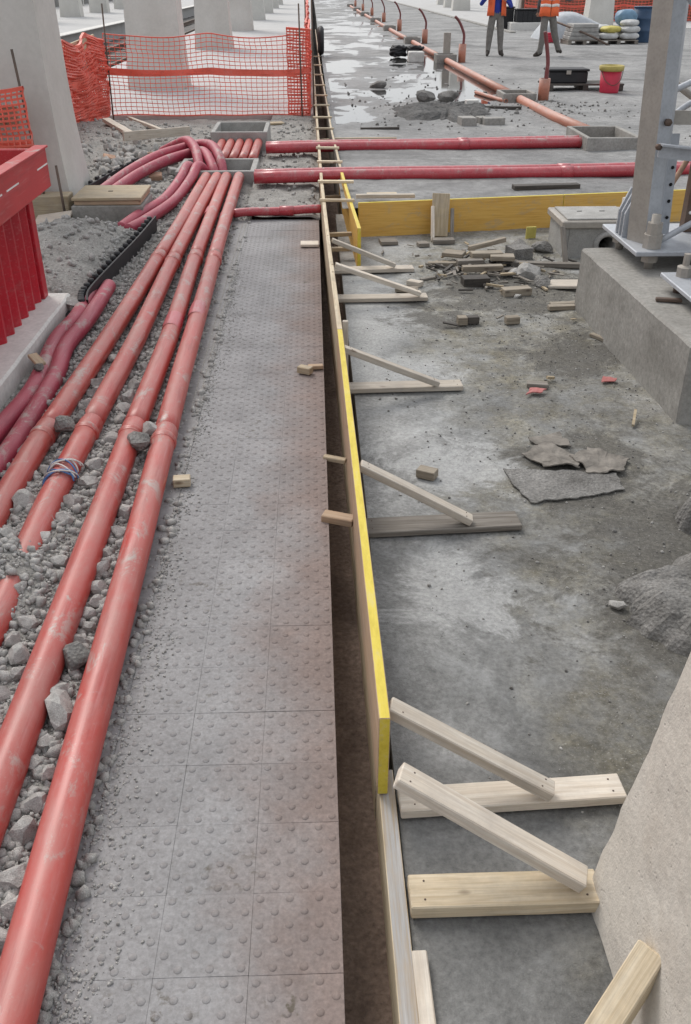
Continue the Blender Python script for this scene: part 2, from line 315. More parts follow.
def tube_geo(P, rad, seg=16, cap=True, hollow=0.0):
    V, F = [], []; n = len(P); ref = Vector((0, 0, 1)); prev = None
    for i, p in enumerate(P):
        t = (P[min(i+1, n-1)]-P[max(i-1, 0)]).normalized()
        if prev is None:
            a = t.cross(ref)
            if a.length < .1: a = t.cross(Vector((1, 0, 0)))
        else: a = prev - t*prev.dot(t)
        a.normalize(); prev = a; b = t.cross(a); r = rad[i] if hasattr(rad, '__len__') else rad
        for k in range(seg):
            w_ = 2*math.pi*k/seg; V.append(p+(a*math.cos(w_)+b*math.sin(w_))*r)
    for i in range(n-1):
        for k in range(seg): F.append((i*seg+k, i*seg+(k+1) % seg, (i+1)*seg+(k+1) % seg, (i+1)*seg+k))
    if cap: F.append(tuple(range(seg))[::-1]); F.append(tuple(range((n-1)*seg, n*seg)))
    return V, F
def tube(name, pts, rad, mat, parent=None, seg=16, k=6, cap=True):
    P = smooth_path(pts, k); V, F = tube_geo(P, rad, seg, cap)
    return mesh(name, V, F, mat, parent, True)
def open_pipe(name, P, r, wall, mat, parent=None, seg=20):     # a pipe whose ends show the bore
    P = [Vector(p) for p in P]; V, F = tube_geo(P, r, seg, False); V2, F2 = tube_geo(P, r-wall, seg, False); n = len(V); m = len(P)
    F += [tuple(n+i for i in f[::-1]) for f in F2]; V += V2
    for k in range(seg):
        k2 = (k+1) % seg; F.append((k2, k, n+k, n+k2)); q = (m-1)*seg; F.append((q+k, q+k2, n+q+k2, n+q+k))
    return mesh(name, V, F, mat, parent, True)
def lathe(name, prof, mat, parent=None, seg=24, loc=(0, 0, 0), smooth=True):
    V, F = [], []
    for r, z in prof:
        for k in range(seg): a = 2*math.pi*k/seg; V.append((r*math.cos(a)+loc[0], r*math.sin(a)+loc[1], z+loc[2]))
    for i in range(len(prof)-1):
        for k in range(seg): F.append((i*seg+k, i*seg+(k+1) % seg, (i+1)*seg+(k+1) % seg, (i+1)*seg+k))
    F.append(tuple(range(seg))[::-1]); F.append(tuple(range((len(prof)-1)*seg, len(prof)*seg)))
    return mesh(name, V, F, mat, parent, smooth)
def grid(name, xs, ys, fz, mat, parent=None, smooth=True):
    nx, ny = len(xs), len(ys); V = [(x, y, fz(x, y)) for y in ys for x in xs]
    F = [(j*nx+i, j*nx+i+1, (j+1)*nx+i+1, (j+1)*nx+i) for j in range(ny-1) for i in range(nx-1)]
    return mesh(name, V, F, mat, parent, smooth)
def lin(a, b, step): return list(np.linspace(a, b, max(2, int(round(abs(b-a)/step))+1)))
def nz(x, y, s, seed=0): return noise.noise(Vector((x*s+seed*13.1, y*s-seed*7.7, seed*3.3)))
def fbm(x, y, s, seed=0): return nz(x, y, s, seed)+.5*nz(x, y, s*2.1, seed+1)+.25*nz(x, y, s*4.3, seed+2)
def ss(a, b, t): t = min(1, max(0, (t-a)/(b-a))); return t*t*(3-2*t)
ORD = ['nearest', 'second', 'third', 'fourth', 'fifth', 'sixth', 'seventh', 'eighth', 'ninth', 'tenth', 'eleventh', 'twelfth', 'thirteenth', 'fourteenth', 'fifteenth', 'sixteenth']
def rock_mesh(seed, sub=2, amp=.35, flat=.75):
    rr = random.Random(seed); bm = bmesh.new(); bmesh.ops.create_icosphere(bm, subdivisions=sub, radius=1.0)
    for v in bm.verts: v.co *= 1+amp*noise.noise(v.co*1.3+Vector((seed*9.1, 0, seed)))+.35*amp*noise.noise(v.co*3.1+Vector((0, seed*5.3, 0)))
    for _ in range(5):                     # cleave a few flat faces, as broken concrete has
        n = Vector((rr.uniform(-1, 1), rr.uniform(-1, 1), rr.uniform(-.6, 1))).normalized(); d = rr.uniform(.5, .78)
        for v in bm.verts:
            e = v.co.dot(n)-d
            if e > 0: v.co -= n*e
    for v in bm.verts: v.co.z *= flat
    me = bpy.data.meshes.new('rock_%d' % seed); bm.to_mesh(me); bm.free(); return me

# ------------------------------------------------------------------ the setting
g = mesh('ground', [(-400, -60, -.95), (400, -60, -.95), (400, 900, -.95), (-400, 900, -.95)], [(0, 1, 2, 3)], M['ballast']); tag(g, 'grey ballast ground reaching to the horizon', kind='structure')
# old platform: body, cement strip, studded warning tiles laid one by one
EDGE = .033; TW = .1975; TY0 = 1.125-4*.196; NROW = 39
pl = box('platform', (-.96, EDGE), (-.6, TY0+NROW*.196), (-.9, -.0035), M['strip'], None, 0); tag(pl, 'old platform body beneath the studded tiles', kind='structure')
st = box('cement_strip', (-.955, EDGE-3*TW-.002), (-.58, TY0+NROW*.196-.01), (-.05, .0), M['strip'], pl, .002)
for gx in (-.585, -.612): box('groove_line', (gx-.003, gx+.003), (4.0, 7.9), (-.002, .0015), M['rubble'], pl, 0)
def tile_mesh():
    bm = bmesh.new(); bm_box(bm, (-TW/2+.0002, TW/2-.0002), (-.0978, .0978), (-.014, 0), .0005)
    for j in range(6):
        for i in range(3):
            cx = -TW/2+TW*(i+(.25 if j % 2 else .75))/3; cy = -.098+.0327*(j+.5); r0 = .0092; n = 9; rings = []
            for r, z in ((r0*1.1, -.0004), (r0*.88, .0014), (r0*.6, .0024), (r0*.25, .0030)):
                rings.append([bm.verts.new((cx+r*math.cos(2*math.pi*k/n), cy+r*math.sin(2*math.pi*k/n), z)) for k in range(n)])
            for a, b in zip(rings, rings[1:]):
                for k in range(n): bm.faces.new((a[k], a[(k+1) % n], b[(k+1) % n], b[k])).smooth = True
            bm.faces.new(rings[-1]).smooth = True
    me = bpy.data.meshes.new('tile'); bm.to_mesh(me); bm.free(); me.materials.append(M['tile']); return me
tm = tile_mesh(); rt = random.Random(3)
for r in range(NROW):
    for c in range(3):
        o = bpy.data.objects.new('tile', tm); o.location = (EDGE-TW*(c+.5), TY0+.196*(r+.5), rt.uniform(-.0012, .0003))
        o.rotation_euler = (rt.gauss(0, .002), rt.gauss(0, .002), rt.gauss(0, .001)); link(o, pl)
# floor of the narrow trench along the platform edge
tb = grid('trench_floor', lin(-.2, .42, .03), lin(-.6, 30, .06), lambda x, y: -.27+.022*fbm(x, y, 5, 2), M['soil']); tag(tb, 'dark soil floor of the narrow trench', kind='structure')
# floor of the shallow pit on the right
PITZ = -.09
def pit_z(x, y): return PITZ+.005*fbm(x, y, 1.3, 5)+.009*ss(.7, 1.3, x+.5*nz(x, y, 1.2, 8))*(1+fbm(x, y, 7, 9))-.006
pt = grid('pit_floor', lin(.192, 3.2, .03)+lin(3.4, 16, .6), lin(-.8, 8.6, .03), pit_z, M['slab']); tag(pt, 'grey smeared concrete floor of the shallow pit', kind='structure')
pb = box('pit_edge', (.192, 16), (-.8, 8.6), (-.9, -.125), M['conc'], None, 0); tag(pb, 'cut concrete edge below the pit floor', kind='structure')
# yard beyond the cross board, a step higher; rain water stands in its hollows
YZ = .13
def ynear(x): return 7.775+.155*(x-.36)
def yard_z(x, y):
    low = ss(11, 15, y)*(1-ss(3.0, 5.0, x))*(1-ss(44, 60, y)*.5)
    mid = ss(3.0, 3.9, x)
    z = YZ+.014*fbm(x*.8, y*.45, 1.1, 11)+.004*fbm(x, y, 4, 12)-.0085*low*(1+.5*fbm(x*.5, y*.25, .5, 14))+.020*mid
    z += .07*math.exp(-(((x-2.0)/.75)**2+((y-14.2)/.9)**2))*(1+.5*nz(x, y, 6, 4)) + .03*math.exp(-(((x-3.5)/.5)**2+((y-14.6)/.7)**2))
    return z
def yard(xs, t):
    V = [(x, ynear(x)+(y-8.0), 0) for y in t for x in xs]; V = [(x, y, yard_z(x, y)) for x, y, _ in V]; nx = len(xs)
    F = [(j*nx+i, j*nx+i+1, (j+1)*nx+i+1, (j+1)*nx+i) for j in range(len(t)-1) for i in range(nx-1)]
    return V, F
V, F = yard(lin(.23, 8, .07)+lin(8.6, 60, 2.0), lin(8.0, 24, .07)+lin(24.15, 60, .15)+lin(61, 140, 1.5)+lin(150, 700, 50))
yd = mesh('yard', V, F, M['yard'], None, True); tag(yd, 'wet grey concrete yard beyond the yellow cross board', kind='structure')
pd = mesh('puddle', [(.3, 13, .1222), (3.95, 13, .1222), (3.95, 120, .1222), (.3, 120, .1222)], [(0, 1, 2, 3)], M['water']); tag(pd, 'rain water standing in the hollows of the yard', kind='structure')
yb = box('yard_edge', (.26, 60), (8.75, 60), (-.9, .05), M['conc'], None, 0); tag(yb, 'earth below the yard', kind='structure')
# rubble bed on the left
def bed_z(x, y):
    z = .012*fbm(x, y, 6, 21)+.006*fbm(x, y, 19, 22)
    z += .030*ss(-.62, -.70, x)*(1-ss(3.6, 6, y))-.035*ss(-.70, -.57, x)
    z += .095*math.exp(-(((x+1.10)/.17)**2+((y-2.55)/.24)**2))+.03*math.exp(-(((x+1.12)/.12)**2+((y-3.05)/.2)**2))
    z += .21*math.exp(-(((x+1.85)/.40)**4+((y-6.55)/.95)**4))*(1+.25*fbm(x, y, 5, 23))
    z += .055*ss(8.0, 8.8, y)*(1-ss(13.2, 14.2, y))*(1+.5*fbm(x, y, 3, 25))
    z += .14*ss(-1.9, -2.6, x)*ss(8.6, 9.8, y)*(1-ss(12.5, 14, y))*(1+.3*fbm(x, y, 4, 26))
    z -= .02*ss(-1.28, -1.36, x)*ss(-1.6, -1.45, x)*(1-ss(5, 5.6, y))
    return z
bd = grid('rubble_bed', lin(-4.6, -2.6, .08)+lin(-2.55, -.555, .03), lin(-.6, 14.5, .035), bed_z, M['rubble']); tag(bd, 'grey cement rubble and sand the red pipes lie in', kind='structure')
b2 = grid('rubble_bed_end', lin(-.60, .045, .03), lin(TY0+NROW*.196-.02, 14.5, .04), lambda x, y: .03+.035*ss(8.0, 8.8, y)+.02*fbm(x, y, 4, 27)-.03*ss(-.05, .045, x), M['rubble']); tag(b2, 'grey rubble beyond the end of the tiles', kind='structure')
bb = box('rubble_bed_base', (-4.6, .045), (TY0+NROW*.196-.01, 14.45), (-.9, -.05), M['soil'], None, 0); tag(bb, 'earth below the rubble', kind='structure')
cf = box('concourse', (-4.6, .03), (14.5, 320), (-.9, .065), M['floor_far'], None, .012); tag(cf, 'smooth grey concourse floor behind the orange net', kind='structure')
tk = grid('track_bed', lin(-9.4, -4.5, .35), lin(-2, 160, 1.0), lambda x, y: -.62+.04*fbm(x, y, .9, 31), M['ballast']); tag(tk, 'ballasted track bed between the two platforms', kind='structure')
op = box('far_platform', (-26, -9.2), (-2, 320), (-.9, .05), M['floor_far'], None, .02); tag(op, 'pale platform on the far side of the track', kind='structure')
kb = box('far_platform_edging', (-9.35, -8.9), (-2, 320), (.04, .075), M['conc_light'], op, .01)

# ------------------------------------------------------------------ timbers of the formwork
def board(name, pts, z0, z1, thk, side, edge, label, cat='board', group=None):
    """A panel on edge along pts (left face); the cut edges carry their own colour."""
    root = empty(name, (pts[0][0], pts[0][1], z0))
    n = len(pts); V = []
    for (x, y) in pts:
        for dx, z in ((0, z0), (thk, z0), (thk, z1), (0, z1)): V.append((x+dx, y, z))
    F, mi = [], []
    for i in range(n-1):
        for k in range(4): F.append((i*4+k, (i+1)*4+k, (i+1)*4+(k+1) % 4, i*4+(k+1) % 4)); mi.append(1 if k == 2 else 0)
    F += [(0, 1, 2, 3), ((n-1)*4+3, (n-1)*4+2, (n-1)*4+1, (n-1)*4)]; mi += [1, 1]
    V = [Vector(v) for v in V]
    me = bpy.data.meshes.new('panel'); mid = Vector(((pts[0][0]+pts[-1][0])/2, (pts[0][1]+pts[-1][1])/2, (z0+z1)/2))
    # local X along the board so that the grain runs with it
    rot = Matrix.Rotation(math.pi/2, 4, 'Z'); inv = (Matrix.Translation(mid) @ rot).inverted()
    me.from_pydata([inv @ v for v in V], [], F); me.update()
    me.materials.append(side); me.materials.append(edge); me.polygons.foreach_set('material_index', mi)
    bm = bmesh.new(); bm.from_mesh(me); bmesh.ops.recalc_face_normals(bm, faces=bm.faces)
    bmesh.ops.bevel(bm, geom=[e for e in bm.edges if e.calc_face_angle(0) > .5], offset=.002, segments=1, affect='EDGES'); bm.to_mesh(me); bm.free()
    o = bpy.data.objects.new('panel', me); o.matrix_basis = Matrix.Translation(mid) @ rot; link(o, root)
    tag(root, label, cat, group); return root
def fx(y):                       # left face of the formwork along the platform
    return float(np.interp(y, [.5, 1.66, 2.4, 4.55, 6.4, 8.4, 12.8, 23, 60], [.143, .138, .131, .106, .076, .053, .034, .0, -.05]))
FW = 'formwork boards along the trench'
def run(a, b, k=6): return [(fx(y), y) for y in np.linspace(a, b, k)]
yb1 = board('yellow_formwork_board', run(1.66, 4.56, 8), -.068, .2, .029, M['wood_brown'], M['yellow_edge'], 'bright yellow edged board standing on edge beside the studded tiles', 'formwork board', FW)
board('pale_formwork_board', run(4.565, 8.45, 8), -.068, .2, .029, M['wood_tan'], M['wood'], 'pale timber board on edge beyond the yellow edged board, up to the ladder of ties', 'formwork board', FW)
low = board('lower_formwork_board', [(.146, .55), (.146, 1.2), (.144, 1.75)], -.40, -.072, .042, M['wood'], M['wood_cement'], 'cement-stained lower board in the foreground, lining the trench', 'formwork board', FW)
board('lower_formwork_board', [(fx(y)+.004, y) for y in np.linspace(1.755, 4.55, 6)], -.40, -.072, .034, M['wood_tan'], M['wood_cement'], 'brown lower board in the trench directly beneath the yellow edged board', 'formwork board', FW)
board('lower_formwork_board', [(fx(y)+.004, y) for y in np.linspace(4.555, 8.45, 6)], -.40, -.072, .034, M['wood_brown'], M['wood_grey'], 'brown lower board in the trench beneath the pale board', 'formwork board', FW)
for i, (a, b) in enumerate(((8.455, 11.2), (11.205, 14.1), (14.105, 18), (18.005, 24), (24.005, 32), (32.005, 42))):
    board('thin_formwork_board', run(a, b, 4), -.38, .2, .027, M['wood_brown'], M['wood'], '%s thin board of the far left formwork wall, counting from the ladder of ties' % ORD[i], 'formwork board', FW)
def gx(y): return float(np.interp(y, [6.79, 8.4, 9.4, 10.5, 11.9, 13.3, 16.5, 20.4, 42], [.312, .262, .242, .228, .205, .2, .18, .15, .11]))
board('short_yellow_board', [(gx(y), y) for y in np.linspace(6.79, 9.3, 5)], -.10, .2, .028, M['yellow'], M['yellow_edge'], 'short yellow board meeting the orange cross board at the corner', 'formwork board', FW)
for i, (a, b) in enumerate(((9.305, 12), (12.005, 15.5), (15.505, 20), (20.005, 28), (28.005, 38))):
    board('thin_formwork_board', [(gx(y), y) for y in np.linspace(a, b, 4)], -.38, .2, .026, M['wood_grey'], M['wood'], '%s thin board of the far right formwork wall, beyond the short yellow board' % ORD[i], 'formwork board', FW)
# ladder of ties across the far trench
ties = [(7.72, .03), (8.52, .05), (9.55, .045), (10.42, .05), (10.85, .035), (11.9, .035), (12.95, .05), (14.3, .05), (15.6, .05), (17.2, .06), (19.2, .06), (21.5, .06), (24, .06)]
for i, (y, wd) in enumerate(ties):
    o = beam('tie_batten', (fx(y)-.02-.02*(i == 6), y+.012, .211), (gx(max(y, 6.8))+.045+.05*(i == 1), y-.01, .211), wd, .022, M['wood'])
    tag(o, '%s pale batten nailed across the top of the far formwork' % ORD[i], 'batten', 'ties across the far formwork')
for i, y in enumerate((7.05, 7.35, 9.0, 12.3)):
    tag(beam('spacer_batten', (fx(y)+.03, y, -.02+.04*(i % 2)), (gx(max(y, 6.8))-.002, y+.02, -.02+.04*(i % 2)), .04, .03, M['wood_tan']), '%s low spacer stick jammed between the two formwork walls' % ORD[i], 'batten', 'spacers in the far formwork')
# flat sleepers and raking struts holding the yellow board
rs = random.Random(5)
def nails(o, L, th, wd):
    for e in (-1, 1):
        for k in (-1, 1):
            q = lathe('nail_head', [(.0026, 0), (.0026, .0014)], M['steel'], o, 8, (0, 0, 0)); q.matrix_parent_inverse = Matrix(); q.matrix_basis = Matrix.Translation((e*(L/2-.028-.012*rs.random()), k*wd*(.22+.06*rs.random()), th/2-.0008))
SL = [((.190, 1.350), (.640, 1.352), .092, .040, M['wood'], 'thick pine sleeper in the foreground, stained red along its side'),
      ((.190, 1.632), (.790, 1.662), .082, .030, M['wood_white'], 'speckled pale sleeper second from the camera, its end near the rough block'),
      ((.172, 3.010), (.790, 3.045), .115, .024, M['wood_grey'], 'weathered brown sleeper third from the camera'),
      ((.150, 4.415), (.765, 4.440), .095, .026, M['wood_white'], 'white timber sleeper fourth from the camera'),
      ((.128, 5.965), (.752, 5.985), .105, .026, M['wood_white'], 'white timber sleeper fifth from the camera'),
      ((.120, 6.655), (.727, 6.690), .105, .026, M['wood_white'], 'farthest pale sleeper, nearest the short yellow board')]
for i, (a, b, wd, th, m, lb) in enumerate(SL):
    o = beam('sleeper_plank', (a[0]+.004, a[1], PITZ+th/2+.004), (b[0], b[1], PITZ+th/2+.004), wd, th, m, rough=.002, seed=i); tag(o, lb, 'plank', 'sleepers under the struts'); nails(o, b[0]-a[0], th, wd)
def strut(p0, p1, wd, th, m, lb, i):
    o = beam('timber_strut', p0, p1, wd, th, m, rough=.002, seed=i+20); tag(o, lb, 'strut', 'raking struts behind the yellow board'); nails(o, (Vector(p1)-Vector(p0)).length, th, wd)
strut((.172, 1.490, .185), (.600, 1.350, -.026), .060, .034, M['wood_white'], 'broad whitened strut in the foreground, its foot on the thick pine sleeper', 0)
strut((.168, 1.735, .170), (.590, 1.625, -.036), .052, .032, M['wood_white'], 'whitened strut second from the camera, foot on the speckled sleeper', 1)
strut((.156, 3.060, .178), (.594, 3.010, -.048), .052, .030, M['wood_white'], 'whitened strut third from the camera, foot on the weathered brown sleeper', 2)
strut((.134, 4.330, .178), (.632, 4.390, -.042), .050, .030, M['wood_white'], 'whitened strut fourth from the camera, above a white sleeper', 3)
strut((.128, 5.930, .165), (.700, 5.940, -.038), .050, .030, M['wood_white'], 'fifth white strut from the camera, beside small wood offcuts', 4)
strut((.120, 6.580, .165), (.585, 6.650, -.038), .050, .030, M['wood_white'], 'farthest white strut, in front of the short yellow board', 5)
tag(beam('white_batten', (.207, .80, PITZ+.010), (.203, 1.215, PITZ+.010), .034, .028, M['wood_white']), 'thin white batten lying along the lower board in the foreground', 'batten')
tag(beam('upright_peg', (.152, 4.62, PITZ), (.152, 4.62, .225), .03, .028, M['wood_white'], up=(0, 1, 0)), 'small white peg standing where the yellow edged board ends', 'peg')
tag(beam('pine_prop', (.47, .93, -.070), (.655, 1.085, .105), .060, .055, M['wood'], rough=.001), 'fresh pine prop leaning on the rough concrete block in the foreground', 'prop')
# cross board
def across(p0, p1, z0, z1, thk, m, me_, lb, i):
    p0, p1 = Vector((*p0, 0)), Vector((*p1, 0)); d = p1-p0; L = d.length
    o = bpy.data.objects.new('cross_board', bpy.data.meshes.new('cross_board')); bm = bmesh.new(); bm_box(bm, (0, L), (0, thk), (z0, z1), .002)
    bm.normal_update()
    for f in bm.faces: f.material_index = 1 if abs(f.normal.z) > .7 or abs(f.normal.x) > .7 else 0
    bm.to_mesh(o.data); bm.free(); o.data.materials.append(m); o.data.materials.append(me_)
    o.location = p0; o.rotation_euler[2] = math.atan2(d.y, d.x); link(o); tag(o, lb, 'formwork board', 'boards across the pit'); return o
across((.365, 7.735), (2.15, 8.005), -.10, .185, .028, M['yellow'], M['yellow_edge'], 'orange-yellow cross board holding back the yard, with a stake against it', 0)
across((2.155, 8.006), (4.9, 8.43), -.10, .185, .028, M['yellow'], M['yellow_edge'], 'orange-yellow cross board behind the inspection pit and the steel mast', 1)
sk = empty('board_stake', (1.06, 7.60, PITZ)); tag(sk, 'upright wooden stake with two white side slats propping the cross board', 'stake')
beam('stake_face', (1.045, 7.72, PITZ), (1.060, 7.800, .245), .145, .024, M['wood_tan'], sk, up=(0, -1, 0))
beam('side_slat', (.975, 7.56, PITZ), (.985, 7.745, .15), .028, .03, M['wood_white'], sk, up=(0, -1, 0))
beam('side_slat', (1.135, 7.56, PITZ), (1.150, 7.745, .13), .028, .03, M['wood_grey'], sk, up=(0, -1, 0))
beam('foot', (.965, 7.50, PITZ+.018), (1.145, 7.50, PITZ+.018), .09, .035, M['wood_grey'], sk)

# ------------------------------------------------------------------ red pipes
def pipe_run(name, axis, r, mat, joints, label, group=None, z=None):
    A = [Vector(p) for p in axis]; root = empty(name, (A[0].x, A[0].y, A[0].z-r)); ys = [p.y for p in A]
    def at(y): return Vector((np.interp(y, ys, [p.x for p in A]), y, np.interp(y, ys, [p.z for p in A])))
    cuts = [ys[0]]+joints+[ys[-1]]
    for a, b in zip(cuts, cuts[1:]):
        P = [at(y)+Vector((.004*nz(y, 0, .8, 3), 0, 0)) for y in np.linspace(a+.002, b-.002, max(4, int((b-a)/.15)))]
        open_pipe('pipe_length', P, r, .005, mat, root, 28)
    for j in joints:
        P = [at(j-.07), at(j-.066), at(j+.055), at(j+.06)]; V, F = tube_geo(P, [r+.0005, r+.0022, r+.0022, r+.0005], 28, True); s_ = mesh('socket', V, F, mat, root, True)
        V, F = tube_geo([at(j-.056), at(j-.048), at(j-.034), at(j-.026)], [r+.002, r+.0055, r+.0055, r+.002], 28, False); mesh('socket_bead', V, F, mat, s_, True)
    tag(root, label, 'pipe', group); return root
PG = 'row of four red drain pipes'
RP = .051
pz = lambda z: z
pipe_run('red_pipe', [(-.600, .35, .062), (-.612, 1.1, .06), (-.632, 2.05, .066), (-.645, 2.6, .065), (-.664, 3.3, .065), (-.690, 4.3, .065), (-.712, 5.8, .065), (-.74, 7.6, .075), (-.735, 9.28, .12)], RP, M['red'], [.62, 3.56, 6.45], 'rightmost red drain pipe, lying next to the studded tiles', PG)
pipe_run('red_pipe', [(-.800, .35, .065), (-.80, 1.6, .065), (-.806, 2.4, .065), (-.819, 3.5, .065), (-.822, 4.8, .065), (-.856, 6.2, .065), (-.872, 7.7, .075), (-.858, 9.28, .12)], RP, M['red'], [.55, 3.62, 6.5], 'second red drain pipe from the tiles, a rubble lump wedged on it', PG)
pipe_run('red_pipe', [(-1.03, .35, .055), (-1.022, 2.4, .05), (-1.034, 3.0, .06), (-1.021, 3.6, .065), (-1.0, 4.8, .065), (-1.01, 6.0, .065), (-1.0, 7.9, .075), (-.95, 9.28, .12)], RP, M['red'], [.75, 3.66, 6.42], 'third red drain pipe from the tiles, half buried and wrapped with wire', PG)
pipe_run('red_pipe', [(-1.24, .35, .05), (-1.21, 2.9, .058), (-1.205, 3.5, .065), (-1.165, 4.6, .065), (-1.137, 5.8, .065), (-1.10, 7.4, .075), (-1.055, 9.28, .12)], RP, M['red'], [.6, 3.62, 6.5], 'leftmost red drain pipe of the row of four', PG)
for j, (x, y) in enumerate(((-.705, 5.25), (-.826, 5.05), (-.74, 7.75), (-.88, 7.9))):   # clear tape wound round the pipes
    V, F = tube_geo([Vector((x, y-.12, .066+.004*(y > 7))), Vector((x-.002, y-.04, .066+.004*(y > 7))), Vector((x-.003, y+.05, .067+.004*(y > 7))), Vector((x-.004, y+.1, .067+.004*(y > 7)))], [.0525, .0545, .0535, .0525], 24, False)
    tag(mesh('tape_wrap', V, F, M['red_far'], None, True), ['red tape wound on the rightmost pipe midway', 'red tape wound on the second pipe midway', 'red tape on the rightmost pipe near the cement chamber', 'red tape on the second pipe near the cement chamber'][j], 'tape')
# inner pipes between the two cement chambers
for i, x in enumerate((-1.075, -.975, -.87, -.765, -.66)):
    tag(open_pipe('short_red_pipe', [(x, 10.09, .125), (x+.01, 10.5, .14), (x+.02, 11.25, .16)], .048, .004, M['red'], None, 20), '%s short red pipe from the left between the two cement chambers' % ['first', 'second', 'third', 'fourth', 'fifth'][i], 'pipe', 'short pipes between the chambers')
def chamber(name, x, y, z, wl, lb):
    r = empty(name, ((x[0]+x[1])/2, (y[0]+y[1])/2, z[0])); tag(r, lb, 'chamber', 'cement chambers')
    box('wall', x, (y[0], y[0]+wl), z, M['cement'], r, .005); box('wall', x, (y[1]-wl, y[1]), z, M['cement'], r, .005)
    box('wall', (x[0], x[0]+wl), (y[0]+wl, y[1]-wl), z, M['cement'], r, .005); box('wall', (x[1]-wl, x[1]), (y[0]+wl, y[1]-wl), z, M['cement'], r, .005); return r
chamber('cement_chamber', (-1.36, -.575), (9.30, 10.05), (-.05, .17), .055, 'open cement chamber where the four red pipes end')
chamber('cement_chamber', (-1.19, -.535), (11.2, 12.1), (-.05, .27), .05, 'taller open cement chamber behind, towards the orange net')
# pipes across, in pairs
CP = 'red pipes laid across the trench'
def cross_pipe(p0, p1, r, lb, m='red_far'):
    p0, p1 = Vector(p0), Vector(p1); P = [p0.lerp(p1, t)+Vector((0, .01*math.sin(t*5), .004*math.sin(t*9))) for t in np.linspace(0, 1, 24)]
    root = empty('cross_pipe', (p0.x, p0.y, p0.z-r)); open_pipe('pipe_length', P, r, .005, M[m], root, 24); k = int(len(P)*.62)
    V, F = tube_geo([P[k]-Vector((.06, 0, 0)), P[k]+Vector((.06, 0, 0))], r+.006, 24); mesh('socket', V, F, M[m], root, True); tag(root, lb, 'pipe', CP)
cross_pipe((-.575, 9.04, .155), (4.4, 9.22, .180), .056, 'front pipe of the nearer pair of red pipes crossing the trench')
cross_pipe((-.575, 9.165, .155), (4.4, 9.345, .182), .056, 'rear pipe of the nearer pair of red pipes crossing the trench')
cross_pipe((-.535, 10.74, .160), (3.13, 10.88, .185), .056, 'front pipe of the farther pair of crossing red pipes')
cross_pipe((-.535, 10.865, .160), (3.13, 11.005, .188), .056, 'rear pipe of the farther pair of crossing red pipes')
cross_pipe((-.70, 7.95, .062), (.05, 8.06, .072), .036, 'thin red pipe poking out at the end of the tiles')
# raspberry flexible conduits
def flex(pts, r, lb, k=10):
    P = smooth_path(pts, k); V, F = tube_geo(P, [r+(.0025 if i % 2 else 0) for i in range(len(P))], 14); o = mesh('flexible_conduit', V, F, M['flex'], None, True); tag(o, lb, 'conduit', 'raspberry flexible conduits')
FR = .044
flex([(-1.452, 5.9, .055), (-1.425, 5.25, .055), (-1.452, 4.85, .05), (-1.405, 4.2, .04), (-1.44, 3.7, .035), (-1.50, 3.0, .03)], FR, 'left raspberry conduit beside the concrete beam', 34)
flex([(-1.36, 5.9, .05), (-1.345, 5.2, .06), (-1.375, 4.75, .05), (-1.330, 4.3, .045), (-1.325, 3.6, .04), (-1.345, 3.3, .035), (-1.40, 2.7, .03)], FR, 'right raspberry conduit beside the leftmost red pipe', 30)
flex([(-1.50, 7.45, .05), (-1.40, 7.75, .06), (-1.26, 8.45, .07), (-1.18, 9.05, .14), (-1.15, 9.40, .20), (-1.12, 9.65, .13), (-1.11, 9.75, .0)], .045, 'raspberry conduit running beside the pipes into the front chamber', 30)
flex([(-1.58, 7.55, .04), (-1.49, 7.95, .06), (-1.36, 8.5, .07), (-1.28, 9.05, .14), (-1.25, 9.40, .2), (-1.23, 9.65, .13), (-1.22, 9.75, .0)], .045, 'outer raspberry conduit beside the slab with the wooden lid', 30)
flex([(-1.92, 8.75, .06), (-1.74, 9.35, .13), (-1.55, 9.85, .17), (-1.38, 10.2, .18), (-1.22, 10.3, .20), (-1.12, 10.02, .21), (-1.03, 9.72, .12), (-1.0, 9.6, .0)], .05, 'lower raspberry conduit arching over the broken bricks', 30)
flex([(-2.02, 8.85, .06), (-1.84, 9.5, .14), (-1.65, 10.05, .19), (-1.45, 10.4, .21), (-1.25, 10.5, .24), (-1.08, 10.25, .26), (-.97, 9.9, .18), (-.93, 9.7, .02)], .05, 'upper raspberry conduit arching over the broken bricks', 30)
flex([(-1.72, 10.95, .10), (-1.55, 10.8, .19), (-1.38, 10.55, .27), (-1.25, 10.15, .25), (-1.18, 9.8, .15), (-1.15, 9.65, .0)], .05, 'raspberry conduit curving down into the front chamber from the pale plank', 30)
# wire wound round the third pipe
wb = empty('wire_bundle', (-1.028, 3.2, .0)); tag(wb, 'blue and white wire wound round the third red pipe', 'wire')
for i in range(9):
    a0 = .2+.12*math.sin(i*2.1); y0 = 3.15+.014*i; rr = RP+.005+.004*(i % 3)
    P = [(-1.026+rr*math.cos(a)*1.02, y0+.03*math.sin(a*1.5+i), .063+rr*math.sin(a)) for a in np.linspace(a0, math.pi-.15-.1*(i % 4), 14)]
    tube('wire_strand', P, .0035, M['wire_blue'] if i in (0, 1, 3, 5) else M['wire_white'], wb, 6, 1)

